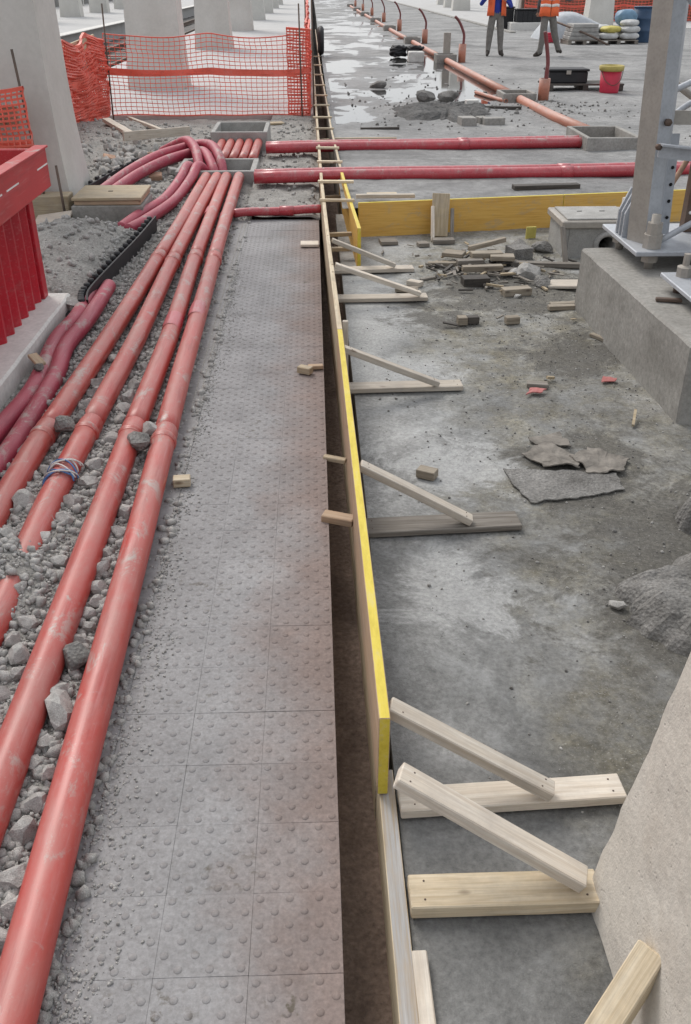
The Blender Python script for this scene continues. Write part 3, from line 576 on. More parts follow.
# ------------------------------------------------------------------ loose stone
ROCKS = [rock_mesh(i, 2, .4, .8) for i in range(10)]
for me in ROCKS: me.materials.append(M['gravel'])
def rock(x, y, z, s, lb, cat='stone', group=None, name='rubble_stone', asp=(1, 1, 1), rz=None, mat=None, k=None):
    me = ROCKS[random.randrange(len(ROCKS)) if k is None else k]
    if mat: me = me.copy(); me.materials.clear(); me.materials.append(mat)
    o = bpy.data.objects.new(name, me); o.location = (x, y, z); o.scale = (s*asp[0], s*asp[1], s*asp[2])
    o.rotation_euler = (random.uniform(-.3, .3), random.uniform(-.3, .3), random.uniform(0, 6.28) if rz is None else rz); link(o); tag(o, lb, cat, group); return o
rock(-1.105, 3.62, .115, .055, 'dark rubble lump resting across the third and fourth red pipes', k=1, mat=M['mudstone'])
rock(-1.06, 3.72, .10, .040, 'smaller dark rubble lump behind the one across the left pipes', k=4, mat=M['mudstone'])
rock(-.752, 3.46, .105, .060, 'big rubble lump wedged between the two right red pipes', k=2, mat=M['mudstone'])
rock(-.735, 3.58, .10, .044, 'pointed rubble lump just behind the big wedged one', k=6)
rock(-.715, 2.09, .072, .056, 'round dark stone wedged between the right red pipes', k=3, mat=M['mudstone'], asp=(1.1, .95, .9))
rock(-.720, 1.875, .06, .066, 'long upright rubble block between the right red pipes near the camera', k=5, asp=(.62, 1.35, .9), rz=.15)
LUMPS = ((-.742, 1.95, .034), (-.751, 2.57, .032), (-.757, 2.67, .028), (-.729, 2.38, .026), (-.748, 2.33, .024), (-.907, 2.12, .034), (-.944, 2.19, .028), (-.721, 1.48, .034), (-.705, 1.56, .026), (-.758, 1.69, .026),
                (-.955, 3.03, .036), (-1.12, 3.0, .042), (-.98, 2.75, .028), (-.915, 3.93, .036), (-.915, 4.05, .040), (-.91, 3.83, .030), (-.92, 4.24, .034), (-1.09, 4.24, .044), (-1.085, 4.12, .036), (-.738, 2.96, .034), (-.735, 2.81, .028),
                (-.925, 2.28, .03), (-.88, 2.05, .024), (-.91, 1.95, .026), (-.683, 1.277, .026), (-.705, 1.354, .032), (-.70, 1.65, .024), (-.742, 2.2, .028), (-.89, 1.83, .03), (-.9, 2.6, .03), (-.93, 3.35, .03), (-.91, 3.6, .034), (-1.1, 2.72, .03), (-.56, 3.02, .018),
                (-.74, 2.47, .03), (-.732, 2.27, .024), (-1.12, 3.3, .032), (-.92, 3.2, .034), (-.905, 4.5, .03), (-1.09, 4.6, .03), (-1.28, 4.0, .028), (-1.27, 3.5, .03), (-.735, 1.76, .022), (-.695, 1.2, .022), (-1.10, 4.0, .03), (-.95, 2.9, .03))
GAPS = (('beside the rightmost red pipe, on its tile side', -.62, 9), ('between the rightmost red pipe and the second', -.79, -.62), ('between the second red pipe and the third', -1.01, -.79), ('between the third red pipe and the leftmost', -1.2, -1.01), ('left of the leftmost red pipe', -9, -1.2))
for where, x0, x1 in GAPS:
    for i, (x, y, s) in enumerate(sorted((q for q in LUMPS if x0 <= q[0] < x1), key=lambda q: q[1])):
        s *= 1.22; rock(x, y, bed_z(x, y)+s*.38, s, '%s grey rubble lump from the camera %s' % ((ORD+['seventeenth', 'eighteenth', 'nineteenth', 'twentieth', 'twenty-first', 'twenty-second', 'twenty-third'])[i], where), group='rubble lumps among the red pipes')
def scatter(name, n, sampler, smin, smax, mat, label, sub=1, pw=2.2):
    """Crushed stone: real little stones joined into one mass."""
    base = []
    for i in range(10):
        me = rock_mesh(100+i, sub, .5, .8); v = np.empty(len(me.vertices)*3); me.vertices.foreach_get('co', v); f = np.empty(len(me.polygons)*3, int); me.polygons.foreach_get('vertices', f)
        base.append((v.reshape(-1, 3), f.reshape(-1, 3)))
    VV, FF, off = [], [], 0; rr = np.random.RandomState(len(name)*7+n)
    for i in range(n):
        x, y, z, sc = sampler(rr); s = (smin+(smax-smin)*rr.rand()**pw)*sc; v, f = base[rr.randint(10)]
        a, b, c = rr.rand(3)*6.28; Rz = np.array([[math.cos(a), -math.sin(a), 0], [math.sin(a), math.cos(a), 0], [0, 0, 1]]); Rx = np.array([[1, 0, 0], [0, math.cos(b), -math.sin(b)], [0, math.sin(b), math.cos(b)]])
        VV.append((v*s*(.7+.6*rr.rand(3)))@(Rz@Rx).T+np.array([x, y, z+s*.25])); FF.append(f+off); off += len(v)
    V = np.concatenate(VV); F = np.concatenate(FF); me = bpy.data.meshes.new(name); me.vertices.add(len(V)); me.vertices.foreach_set('co', V.ravel())
    me.loops.add(len(F)*3); me.loops.foreach_set('vertex_index', F.ravel().astype(np.int32)); me.polygons.add(len(F)); me.polygons.foreach_set('loop_start', np.arange(0, len(F)*3, 3, dtype=np.int32)); me.update(calc_edges=True); me.validate()
    me.materials.append(mat); o = link(bpy.data.objects.new(name, me)); tag(o, label, kind='stuff'); return o
def s_bed(rr):
    while True:
        y = 1.0+8.0*rr.rand()**2.0; x = -1.5+.95*rr.rand()
        if x > -.60 and rr.rand() < .4+.5*ss(-.60, -.5, x): continue
        if rr.rand() < ss(6, 9, y)*.7: continue
        return x, y, max(bed_z(x, y), -.004 if x > -.6 else -1), 1.0
scatter('gravel', 26000, s_bed, .004, .024, M['gravel'], 'crushed grey stone between and beside the red pipes', 1, 2.6)
scatter('fine_gravel', 26000, s_bed, .0015, .008, M['gravel'], 'fine grey grit packed between the red pipes', 1, 1.5)
def s_spill(rr):
    y = .95+5.5*rr.rand()**1.7; x = -.575+abs(rr.randn())*(.035+.05*max(0, nz(0, y, 1.7, 41)+.3)); return x, y, .0, 1.0
scatter('grit', 5000, s_spill, .0009, .0065, M['gravel'], 'fine grit spilled onto the edge of the tiles', 1, 3)
def s_left(rr):
    y = 5.6+8*rr.rand(); x = -3.2+2.1*rr.rand(); return x, y, bed_z(x, y), 1.0
scatter('broken_stone', 2600, s_left, .006, .035, M['gravel'], 'broken stone strewn over the sandy heap on the left', 1, 3)
def s_brk(rr): x, y = rr.normal(-1.9, .22), rr.normal(10.4, .5); return x, y, bed_z(x, y), 1.0
scatter('brick_rubble', 160, s_brk, .02, .075, M['gravel'], 'heap of broken brick and stone behind the slab with the lid', 2, 1.5)
def s_end(rr): y = 8.1+6*rr.rand(); x = -.6+.6*rr.rand(); return x, y, .03+.035*ss(8, 8.8, y), 1.0
scatter('end_rubble', 500, s_end, .006, .03, M['gravel'], 'rubble beyond the end of the tiles', 1, 3)
CL = [(1.35, 6.5, .35, .35), (1.15, 5.6, .3, .3), (1.2, 3.9, .35, .4), (1.35, 2.7, .25, .3), (1.5, 5.0, .25, .5), (1.0, 4.6, .4, .4), (1.65, 7.0, .25, .25)]
def s_pit(rr):
    while True:
        if rr.rand() < .25: x, y = .3+1.6*rr.rand(), 1.6+6*rr.rand()
        else: a, b, c, d = CL[rr.randint(len(CL))]; x, y = a+c*rr.randn(), b+d*rr.randn()
        if x > .25 and y < 7.6 and y > 1.2 and x < 2.6: return x, y, pit_z(x, y), .5+.5*rr.rand()
scatter('crumbs', 3000, s_pit, .002, .010, M['mudstone'], 'mud crumbs on the pit floor', 1, 3.5); scatter('stone_chips', 3000, s_pit, .002, .009, M['gravel'], 'pale stone chips on the pit floor', 1, 3.5)
def splinters(name, n, mat, label, seed):
    rr = random.Random(seed); bm = bmesh.new()
    for i in range(n):
        x, y = (rr.gauss(1.28, .26), rr.gauss(6.68, .26)) if rr.random() < .93 else (rr.uniform(.8, 1.65), rr.uniform(2.6, 7.3)); k = len(bm.verts); a, b, h = rr.uniform(.02, .13), rr.uniform(.006, .03), rr.uniform(.004, .016)
        q = bm_box(bm, (-a/2, a/2), (-b/2, b*rr.uniform(.1, .5)), (-h/2, h/2)); m_ = Matrix.Translation((x, y, pit_z(x, y)+.012+rr.uniform(0, .02))) @ Matrix.Rotation(rr.uniform(0, 6.3), 4, 'Z') @ Matrix.Rotation(rr.uniform(-.25, .25), 4, 'Y')
        for v in q: v.co = m_ @ v.co
    tag(from_bm(name, bm, mat), label, kind='stuff')
splinters('wood_splinters', 90, M['wood_grey'], 'grey wood splinters strewn round the debris pile', 3); splinters('pale_splinters', 40, M['wood_tan'], 'pale wood splinters strewn round the debris pile', 5); splinters('charred_splinters', 45, M['wood_dark'], 'charred splinters strewn round the debris pile', 8)
def s_yard(rr):
    a, b, c, d = ((1.9, 14.2, .7, .9), (2.2, 17, 1, 2), (3.5, 14.5, .5, .6), (4, 12, 1.5, 2))[rr.randint(4)]; x, y = a+c*rr.randn(), b+d*rr.randn(); x = max(.6, x); y = max(11.4, y); return x, y, yard_z(x, y), 1.0
scatter('yard_rubble', 900, s_yard, .006, .03, M['mudstone'], 'muddy rubble strewn over the wet yard', 1, 3)

# ------------------------------------------------------------------ things at the left
col_n = ['nearest', 'second', 'third', 'fourth', 'fifth', 'sixth', 'seventh', 'eighth']
def column(name, x0, x1, y, d, z0, h, lb, group, tx=.07, mat='column'):
    """A broad pier that narrows upward, with a chamfered foot."""
    r = empty(name, ((x0+x1)/2, y, z0)); cx, w2 = (x0+x1)/2, (x1-x0)/2; bm = bmesh.new(); lv = []
    for t in (0, .03, .07, .12, .18, .26, .38, 1.0):
        zz = t*h; k = 1-tx*math.tanh(zz*1.15)*1.25-.012*zz; s_ = 1
        lv.append([bm.verts.new((cx+sx*w2*k*s_, y+sy*d/2*k*s_, z0+h*t)) for sx, sy in ((-1, -1), (1, -1), (1, 1), (-1, 1))])
    for a, b in zip(lv, lv[1:]):
        for k in range(4): bm.faces.new((a[k], a[(k+1) % 4], b[(k+1) % 4], b[k]))
    bm.faces.new(lv[0][::-1]); bm.faces.new(lv[-1]); bmesh.ops.bevel(bm, geom=[e for e in bm.edges if abs((e.verts[0].co-e.verts[1].co).normalized().z) > .9], offset=.03, segments=2, affect='EDGES')
    from_bm('shaft', bm, M[mat], r); k = 1-tx*1.25-.012*h
    box('capital', (cx-w2*k-.08, cx+w2*k+.08), (y-d/2*k-.08, y+d/2*k+.08), (z0+h, z0+h+.25), M[mat], r, .02); tag(r, lb, 'column', group); return r
CG = 'canopy columns on the concourse'
column('concrete_column', -3.3, -2.13, 8.74, .85, -.05, 4.2, 'nearest concrete column, behind the red skip', CG, .135)
for i, y in enumerate((18.55, 29.5, 40.4, 51.3, 62.2, 73, 84)):
    column('concrete_column', -3.36, -2.30, y, .85, .06, 4.2, '%s concrete column, %s' % (col_n[i+1], 'seen through the orange net' if i == 0 else 'standing beyond the orange net'), CG, .10)
for i, y in enumerate((50.5, 57.5, 65, 73, 81)):
    column('far_column', -13.6, -12.5, y-1.0, .9, .045, 4.2, '%s pale column on the platform across the track' % col_n[i], 'columns across the track', .05)
# rails
for i, x in enumerate((-7.6, -6.1)):
    bm = bmesh.new(); bm_box(bm, (x-.07, x+.07), (-1, 150), (-.575, -.555)); bm_box(bm, (x-.012, x+.012), (-1, 150), (-.556, -.45)); bm_box(bm, (x-.036, x+.036), (-1, 150), (-.451, -.40), .008)
    tag(from_bm('rail', bm, M['steel']), ['outer steel rail beside the far platform', 'inner steel rail beside the concourse'][i], 'rail', 'rails of the track')
for i in range(22):
    o = box('track_sleeper', (-8.1, -5.6), (26+i*1.2-.12, 26+i*1.2+.12), (-.72, -.57), M['conc']); tag(o, 'concrete track sleeper under the steel rails', 'sleeper', 'sleepers of the track')
wl = empty('retaining_wall', (-19, 40, 0)); tag(wl, 'long grey stone wall behind the far platform', 'wall')
for i in range(20): box('wall_panel', (-19.4, -19), (i*6.0, i*6.0+5.985), (.0, 2.6), M['stonewall'], wl, .02)
box('coping', (-19.5, -18.9), (0, 120), (2.6, 2.75), M['conc_light'], wl, .02)
hr = empty('white_handrail', (-17.5, 50, .05)); tag(hr, 'white rail in front of the stone wall across the track', 'handrail')
for i in range(16): tube('post', [(-17.5, 20+i*6, .04), (-17.5, 20+i*6, .95)], .04, M['white'], hr, 8, 1)
tube('rail_bar', [(-17.5, 20, .95), (-17.5, 110, .95)], .05, M['white'], hr, 8, 1)
# concrete beam and red skip
cb = empty('concrete_beam', (-1.75, 4.4, 0)); tag(cb, 'pale concrete beam beneath the red skip', 'beam')
bm = bmesh.new(); bm_box(bm, (-2.15, -1.515), (2.2, 5.52), (-.04, .12), .012)
bmesh.ops.subdivide_edges(bm, edges=[e for e in bm.edges if e.calc_length() > 1], cuts=30)
for v in bm.verts: v.co += noise.noise_vector(v.co*7)*.004
from_bm('beam_body', bm, M['conc_light'], cb)
sk = empty('red_skip', (-1.95, 4.2, .1)); tag(sk, 'red skip with ribbed side and broad rim at the left edge', 'skip')
def ribbed(name, axis, c0, a0, a1, z0, z1, n, parent):
    V, F = [], []; amp = .014
    prof = []
    for i in range(n*8+1):
        t = i/8; ph = t % 1; o = amp if .18 < ph < .5 else (-amp if .62 < ph or ph < .05 else 0); prof.append((a0+(a1-a0)*i/(n*8), o))
    zs = lin(z0, z1, .08)
    for z in zs:
        for a, o in prof:
            o2 = o+.004*nz(a, z, 4, 6); V.append((c0+o2, a, z) if axis == 'x' else (a, c0+o2, z))
    m = len(prof)
    for j in range(len(zs)-1):
        for i in range(m-1): F.append((j*m+i, j*m+i+1, (j+1)*m+i+1, (j+1)*m+i))
    o = mesh(name, V, F, M['skip'], parent); md = o.modifiers.new('thick', 'SOLIDIFY'); md.thickness = .006; return o
ribbed('side_panel', 'x', -1.66, 2.6, 5.44, .12, .80, 20, sk); ribbed('end_panel', 'y', 5.42, -2.5, -1.68, .12, .80, 6, sk); ribbed('back_panel', 'x', -2.52, 2.6, 5.44, .12, .80, 20, sk); ribbed('near_panel', 'y', 2.62, -2.5, -1.68, .12, .80, 6, sk)
box('corner_post', (-1.68, -1.635), (5.38, 5.465), (.121, .80), M['skip'], sk, .004); box('corner_post', (-2.545, -2.50), (5.38, 5.465), (.121, .80), M['skip'], sk, .004)
box('floor_plate', (-2.5, -1.68), (2.6, 5.42), (.121, .14), M['skip'], sk, .003)
rm = box('rim', (-1.612, -1.575), (2.5, 5.69), (.715, .935), M['skip_rim'], sk, .006)
for i in range(9):
    if i % 4 != 3: box('paint_dash', (-1.576, -1.5725), (3.05+i*.3, 3.05+i*.3+.22), (.845, .853), M['white'], rm, 0)
box('rim', (-2.60, -1.613), (5.655, 5.69), (.73, .93), M['skip_rim'], sk, .006); box('rim', (-2.60, -2.565), (2.5, 5.654), (.73, .93), M['skip_rim'], sk, .006)
box('rim_bracket', (-1.64, -1.612), (5.30, 5.45), (.70, .80), M['skip'], sk, .002); box('rim_flange', (-1.636, -1.560), (2.5, 5.69), (.936, .948), M['skip_rim'], sk, .002)
tag(box('plywood_block', (-2.42, -2.10), (8.02, 8.22), (-.03, .20), M['wood_tan'], None, .006), 'tan plywood block at the foot of the nearest column', 'block')
tag(beam('white_board', (-2.30, 7.68, .07), (-2.02, 7.72, .10), .34, .022, M['wood_white']), 'white board lying beside the sandy heap, the farther of two', 'board')
tag(beam('white_board', (-2.30, 7.15, .06), (-1.98, 7.20, .13), .28, .022, M['wood_white']), 'white board lying beside the sandy heap, the nearer of two', 'board')
tag(beam('wood_chip', (-1.47, 4.46, .115), (-1.40, 4.36, .10), .05, .018, M['wood_tan']), 'tan wood chip on the edge of the concrete beam', 'wood chip')
rock(-1.40, 4.31, .10, .030, 'dark stone resting on the raspberry conduits by the beam', mat=M['mudstone'], k=7)
# black studded membrane
mb = empty('drainage_membrane', (-1.45, 6.0, 0)); tag(mb, 'black studded drainage membrane edge beside the sandy heap', 'membrane')
MP = smooth_path([(-1.40, 5.42, .03), (-1.42, 5.6, .05), (-1.38, 6.2, .055), (-1.335, 6.9, .05), (-1.31, 7.62, .045)], 12)
V, F = [], []
for p in MP: V += [(p.x-.006, p.y, p.z-.09), (p.x+.006, p.y, p.z-.09), (p.x+.012, p.y, p.z+.075), (p.x, p.y, p.z+.075)]
for i in range(len(MP)-1):
    for k in range(4): F.append((i*4+k, (i+1)*4+k, (i+1)*4+(k+1) % 4, i*4+(k+1) % 4))
mesh('sheet', V, F, M['dark'], mb)
for i in range(24):
    p = MP[min(len(MP)-1, int(i*len(MP)/24))]; lathe('stud', [(.024, 0), (.02, .03), (.012, .034)], M['dark'], mb, 8, (p.x-.03, p.y, p.z+.05))
box('sheet_end', (-1.55, -1.34), (5.33, 5.41), (-.03, .045), M['dark'], mb, .01)
rock(-1.45, 5.42, .085, .06, 'flat grey stone on the end of the black membrane', asp=(1.5, .8, .5), rz=0, k=2)
m2 = empty('membrane_scrap', (-2.0, 9.2, .05)); tag(m2, 'black membrane scrap behind the slab with the wooden lid', 'membrane')
for i in range(8): box('stud', (-2.12+i*.03, -2.09+i*.03), (8.9+i*.16, 8.98+i*.16), (.03, .16+.01*(i % 2)), M['dark'], m2, .006)
beam('sheet', (-2.10, 8.85, .08), (-1.87, 10.2, .10), .02, .12, M['dark'], m2)
# slab with wooden lid
sl = empty('slab_box', (-1.76, 8.2, 0)); tag(sl, 'concrete slab block with a wooden lid on top', 'slab')
box('block', (-2.06, -1.46), (7.93, 8.48), (-.03, .135), M['conc'], sl, .008); box('lid_core', (-2.035, -1.475), (7.95, 8.47), (.135, .175), M['wood_brown'], sl, .008); box('lid', (-2.05, -1.465), (7.935, 8.49), (.175, .200), M['wood_tan'], sl, .004); box('lid_slot', (-1.79, -1.75), (8.2, 8.225), (.199, .2025), M['hole'], sl, 0)
def onbed(x, y, h=.02): return bed_z(x, y)+h
PLK = [((-2.62, 12.4), (-2.15, 11.75), .10, .045, 'wood_white', 'thick whitened timber lying below the net corner', .05), ((-2.55, 13.6), (-1.90, 12.35), .05, .04, 'wood_white', 'thin whitened timber lying across the sand below the net', .07), ((-2.22, 11.35), (-1.55, 12.15), .03, .10, 'wood_white', 'pale plank on edge above the broken bricks', .1)]
for a, b, wd, th, m, lb, h in PLK: tag(beam('old_timber', (*a, onbed(*a, h)), (*b, onbed(*b, h)), wd, th, M[m], rough=.004, seed=len(lb)), lb, 'timber', 'old timbers below the net')
tag(beam('flat_plank', (-.87, 13.40, .075), (-.42, 13.52, .075), .17, .022, M['wood_tan']), 'flat tan plank lying in front of the orange net', 'plank')
for i, (x, y, s, a) in enumerate(sorted(((-2.2, 10.35, .13, .3), (-2.05, 10.7, .11, 1.2), (-1.95, 10.15, .12, 2), (-2.1, 10.95, .12, .8), (-1.85, 10.9, .10, 1.7), (-1.75, 11.2, .11, .2), (-1.6, 9.6, .13, .1), (-1.42, 9.75, .14, .5), (-1.5, 11.45, .1, .4), (-1.3, 12.0, .1, .9), (-2.3, 10.8, .1, 1.5), (-1.7, 11.6, .09, 1.0)), key=lambda q: q[1])):
    o = box('broken_brick', (-s/2, s/2), (-s*.35, s*.35), (-.03, .03), M['gravel'] if i % 3 else M['brick_stub'], None, .008); o.location = (x, y, onbed(x, y, .03)); o.rotation_euler = (random.uniform(-.4, .4), random.uniform(-.4, .4), a); tag(o, '%s broken brick from the camera lying by the arching raspberry conduits' % ORD[i], 'brick', 'broken bricks by the conduits')

# ------------------------------------------------------------------ orange safety net
def net(name, path, z0, z1, cx, cz, label, group, wave=.03, sag=.05, th=.006, band=True, seed=0, squash=1.0):
    root = empty(name, (path[0][0], path[0][1], z0)); tag(root, label, 'safety net', group)
    P = [Vector((x, y, 0)) for x, y in path]; Ls = [0]
    for a, b in zip(P, P[1:]): Ls.append(Ls[-1]+(b-a).length)
    T = Ls[-1]; nu = max(2, int(T/cx)); nv = max(2, int((z1-z0)/cz))
    def pt(u, v):
        s_ = u*T; i = max(0, min(len(P)-2, int(np.searchsorted(Ls, s_)-1))); t = (s_-Ls[i])/(Ls[i+1]-Ls[i]); p = P[i].lerp(P[i+1], t); d = (P[i+1]-P[i]).normalized(); n_ = Vector((-d.y, d.x, 0))
        z = z0+(z1-z0)*v-sag*v*math.sin(math.pi*((s_ % 1.5)/1.5))+.02*nz(s_, v*3, 1.5, seed)
        return p+n_*wave*(nz(s_, v*2, 1.1, seed+4)+.6*nz(s_, v*6, 3.3, seed+5))*squash+d*.02*nz(s_, v*4, 2, seed+6)+Vector((0, 0, z))
    G = [[pt(i/nu, j/nv) for j in range(nv+1)] for i in range(nu+1)]; V, F = [], []
    def strand(a, b, w_):
        d = (b-a); 
        if d.length < 1e-5: return
        d.normalize(); s1 = d.cross(Vector((0, 1, .1))); 
        if s1.length < .2: s1 = d.cross(Vector((1, 0, 0)))
        s1.normalize(); s2 = d.cross(s1); k = len(V)
        for q in (a-d*.002, b+d*.002):
            for e in ((1, 1), (-1, 1), (-1, -1), (1, -1)): V.append(q+s1*w_*e[0]+s2*w_*e[1])
        for e in range(4): F.append((k+e, k+(e+1) % 4, k+4+(e+1) % 4, k+4+e))
    for i in range(nu+1):
        for j in range(nv+1):
            if i < nu: strand(G[i][j], G[i+1][j], th*(1.7 if j in (0, nv) else 1))
            if j < nv: strand(G[i][j], G[i][j+1], th*.75)
    m_ = mesh('mesh_panel', V, F, M['net'], root); m_['kind'] = 'stuff'
    if band:
        for v0, v1 in ((.50, .585),):
            V, F = [], []
            for i in range(nu+1):
                a, b = pt(i/nu, v0), pt(i/nu, v1); e = Vector((.004, .004, 0)); V += [a+e, b+e, b-e, a-e]
            for i in range(nu):
                for k in range(4): F.append((i*4+k, (i+1)*4+k, (i+1)*4+(k+1) % 4, i*4+(k+1) % 4))
            mesh('band', V, F, M['net'], root)
    return root
NG = 'orange safety nets'
net('safety_net', [(-2.96, 14.46), (-.04, 14.42)], .07, 1.14, .075, .055, 'orange safety net stretched across in front of the columns', NG, .03, .06, .0045)
net('safety_net', [(-3.02, 9.3), (-3.06, 11.7), (-2.98, 14.44)], .10, 1.16, .06, .035, 'crumpled orange net along the sandy heap behind the nearest column', NG, .10, .12, .009, True, 3)
net('safety_net', [(-3.0, 9.45), (-3.10, 11.7), (-3.04, 14.40)], .10, 1.0, .07, .05, 'second crumpled layer of orange net behind the sandy heap', NG, .13, .1, .009, True, 9)
net('safety_net', [(-.05, 14.5), (-.09, 20), (-.12, 28), (-.16, 40)], .07, 1.25, .08, .06, 'orange net running away along the far formwork', NG, .06, .12, .008, True, 13)
net('safety_net', [(-3.6, 8.16), (-2.34, 8.10)], .10, 1.07, .05, .04, 'orange net between the red skip and the nearest column', NG, .06, .08, .008, True, 17)
net('safety_net', [(-.36, 14.44), (-.04, 14.46)], .05, 1.2, .045, .04, 'bunched orange net at the stakes beside the far formwork', NG, .07, .05, .009, False, 23)
for i, (p, q, lb) in enumerate((((-2.93, 14.40, -.05), (-2.90, 14.40, 1.50), 'thin steel stake at the corner of the orange net'), ((-.16, 14.36, -.05), (-.18, 14.36, 1.50), 'thin steel stake at the right end of the orange net'), ((.015, 14.36, -.05), (.0, 14.36, 1.62), 'thin steel stake against the far formwork boards'),
                                ((-2.98, 11.9, .0), (-2.97, 11.9, 1.50), 'thin steel stake in the middle of the crumpled net'), ((-2.30, 8.10, -.05), (-2.42, 8.22, 1.30), 'thin steel stake against the nearest column'), ((-.10, 17.5, .0), (-.11, 17.5, 1.5), 'thin steel stake farther along the far formwork'), ((-2.12, 7.95, -.02), (-2.15, 8.0, .45), 'short steel stake behind the rim of the red skip'))):
    tag(tube('steel_stake', [p, q], .011, M['steel'], None, 8, 1), lb, 'stake', 'steel stakes')
for i, (a, b, lb) in enumerate((((-3.13, 9.5, .30), (-3.16, 11.8, .34), 'lower tan board behind the crumpled net'), ((-3.13, 9.5, .82), (-3.16, 11.8, .95), 'upper tan board behind the crumpled net'), ((-3.16, 11.9, .30), (-3.05, 14.3, .28), 'lower tan board behind the net towards its corner'), ((-3.16, 11.9, .95), (-3.05, 14.3, 1.05), 'upper tan board behind the net towards its corner'), ((-3.6, 8.22, .80), (-2.45, 8.20, .80), 'tan board behind the net by the red skip'))):
    tag(beam('guard_board', a, b, .025, .16, M['wood_tan']), lb, 'board', 'boards behind the crumpled net')
for i, y in enumerate((9.6, 11.85, 14.25)): tag(beam('guard_post', (-3.165-.02, y, .0), (-3.185, y, 1.15), .04, .04, M['wood_tan'], up=(0, 1, 0)), '%s wooden post behind the crumpled net' % ORD[i], 'post', 'posts behind the crumpled net')

# ------------------------------------------------------------------ things in the pit
def lumpy(name, x, y, z, mat, parent=None, sub=14, amp=.004, bev=.012, fs=9.0, seed=0, lean=None):
    """A cast block: corners rounded off, faces slightly uneven."""
    bm = bmesh.new(); bm_box(bm, x, y, z, bev); bmesh.ops.triangulate(bm, faces=[f for f in bm.faces if len(f.verts) > 4])
    for _ in range(5):
        es = [e for e in bm.edges if e.calc_length() > max(x[1]-x[0], y[1]-y[0])/sub]
        if not es: break
        bmesh.ops.subdivide_edges(bm, edges=es, cuts=1, use_grid_fill=True)
    bmesh.ops.triangulate(bm, faces=[f for f in bm.faces if len(f.verts) > 4])
    for v in bm.verts:
        n = noise.noise_vector(v.co*fs+Vector((seed, seed*3, 0)))+.5*noise.noise_vector(v.co*fs*2.7+Vector((seed, 0, 5))); v.co += n*amp
        if lean: v.co += Vector(lean(v.co))
    return from_bm(name, bm, mat, parent)
ph = empty('concrete_plinth', (2.6, 4.9, PITZ)); tag(ph, 'long grey concrete plinth carrying the steel mast', 'plinth')
pbod = lumpy('plinth_body', (-.90, .90), (-.90, .90), (PITZ-.02, .31), M['conc'], ph, 40, .004, .012, 7, 3)
pbod.location = (2.62, 4.87, 0); pbod.rotation_euler[2] = R(1.6)
# rough block in the foreground
rb = empty('rough_block', (1.0, 1.0, PITZ)); tag(rb, 'pale rough concrete block leaning away in the right foreground', 'block')
def lean1(c): return (.15*(c.z+.09), 0, 0)
lumpy('block_body', (.622, 1.5), (.25, 1.385), (PITZ-.02, 1.05), M['conc_block'], rb, 60, .004, .014, 12, 4, lean1)
# broken slab heap at the right
def heap(name, cx, cy, rx, ry, h, seed, lb, z0=None, mat='mudstone', jag=1.0):
    z0 = PITZ if z0 is None else z0
    V, F = [], []; n, m = 90, 22
    for j in range(m+1):
        for i in range(n):
            a = 2*math.pi*i/n; e = 1+(.5 if mat == 'mud' else .22)*jag*noise.noise(Vector((math.cos(a)*1.6+seed, math.sin(a)*1.6, seed)))+(.25 if mat == 'mud' else .08)*jag*noise.noise(Vector((math.cos(a)*6, math.sin(a)*6+seed, 1))); t = j/m
            r = 1-t if t < .999 else 0; prof = min(1, (t/.22))**.6*(.75+.25*t)
            x, y = cx+rx*e*r*math.cos(a), cy+ry*e*r*math.sin(a); V.append((x, y, z0-.02+h*prof*(1+.35*fbm(x, y, 4, seed))+.016*fbm(x, y, 17, seed+3)*(t > .1)))
    for j in range(m):
        for i in range(n): F.append((j*n+i, j*n+(i+1) % n, (j+1)*n+(i+1) % n, (j+1)*n+i))
    o = mesh(name, V, F, M[mat]); tag(o, lb, 'rubble'); return o
heap('broken_slab', 1.52, 2.42, .50, .34, .14, 3, 'broken concrete slab edge at the right, above the rough block', None, 'mudstone', 1.5)
heap('broken_slab', 1.60, 3.00, .19, .13, .16, 7, 'smaller lump of broken concrete behind the slab edge at the right')
for i, (x, y, s) in enumerate(((1.015, 2.479, .028), (1.075, 2.56, .022), (1.12, 2.44, .018))):
    rock(x, y, PITZ+s*.5, s, ['pale pebble beside the broken slab, leftmost of three', 'pale pebble beside the broken slab, farthest of three', 'pale pebble touching the broken slab, rightmost of three'][i], asp=(1.3, .8, .7))
# cardboard and crumpled sheet
def flat_sheet(name, pts, lift, mat, lb, seed, cat='sheet'):
    bm = bmesh.new(); vs = [bm.verts.new((x, y, 0)) for x, y in pts]; f = bm.faces.new(vs); bmesh.ops.triangulate(bm, faces=[f])
    for _ in range(4): bmesh.ops.subdivide_edges(bm, edges=[e for e in bm.edges if e.calc_length() > .02], cuts=1)
    for v in bm.verts: v.co.z = PITZ+.010+lift*(abs(nz(v.co.x, v.co.y, 7, seed))+.6*abs(nz(v.co.x, v.co.y, 16, seed+1))+.4*abs(nz(v.co.x, v.co.y, 34, seed+2)))
    for v in bm.verts:
        if v.is_boundary: v.co.x += .02*nz(v.co.x, v.co.y, 22, seed); v.co.y += .02*nz(v.co.x, v.co.y, 19, seed+3)
    bmesh.ops.triangulate(bm, faces=bm.faces); bmesh.ops.recalc_face_normals(bm, faces=bm.faces)
    o = from_bm(name, bm, mat); md = o.modifiers.new('thick', 'SOLIDIFY'); md.thickness = .006; md.offset = 0; tag(o, lb, cat)
    return o
flat_sheet('soaked_sheet', [(.81, 3.49), (.87, 3.19), (1.02, 3.215), (1.28, 3.29), (1.30, 3.42), (1.05, 3.47)], .006, M['mudstone'], 'flat soaked grey sheet on the pit floor under crumpled brown pieces', 2)
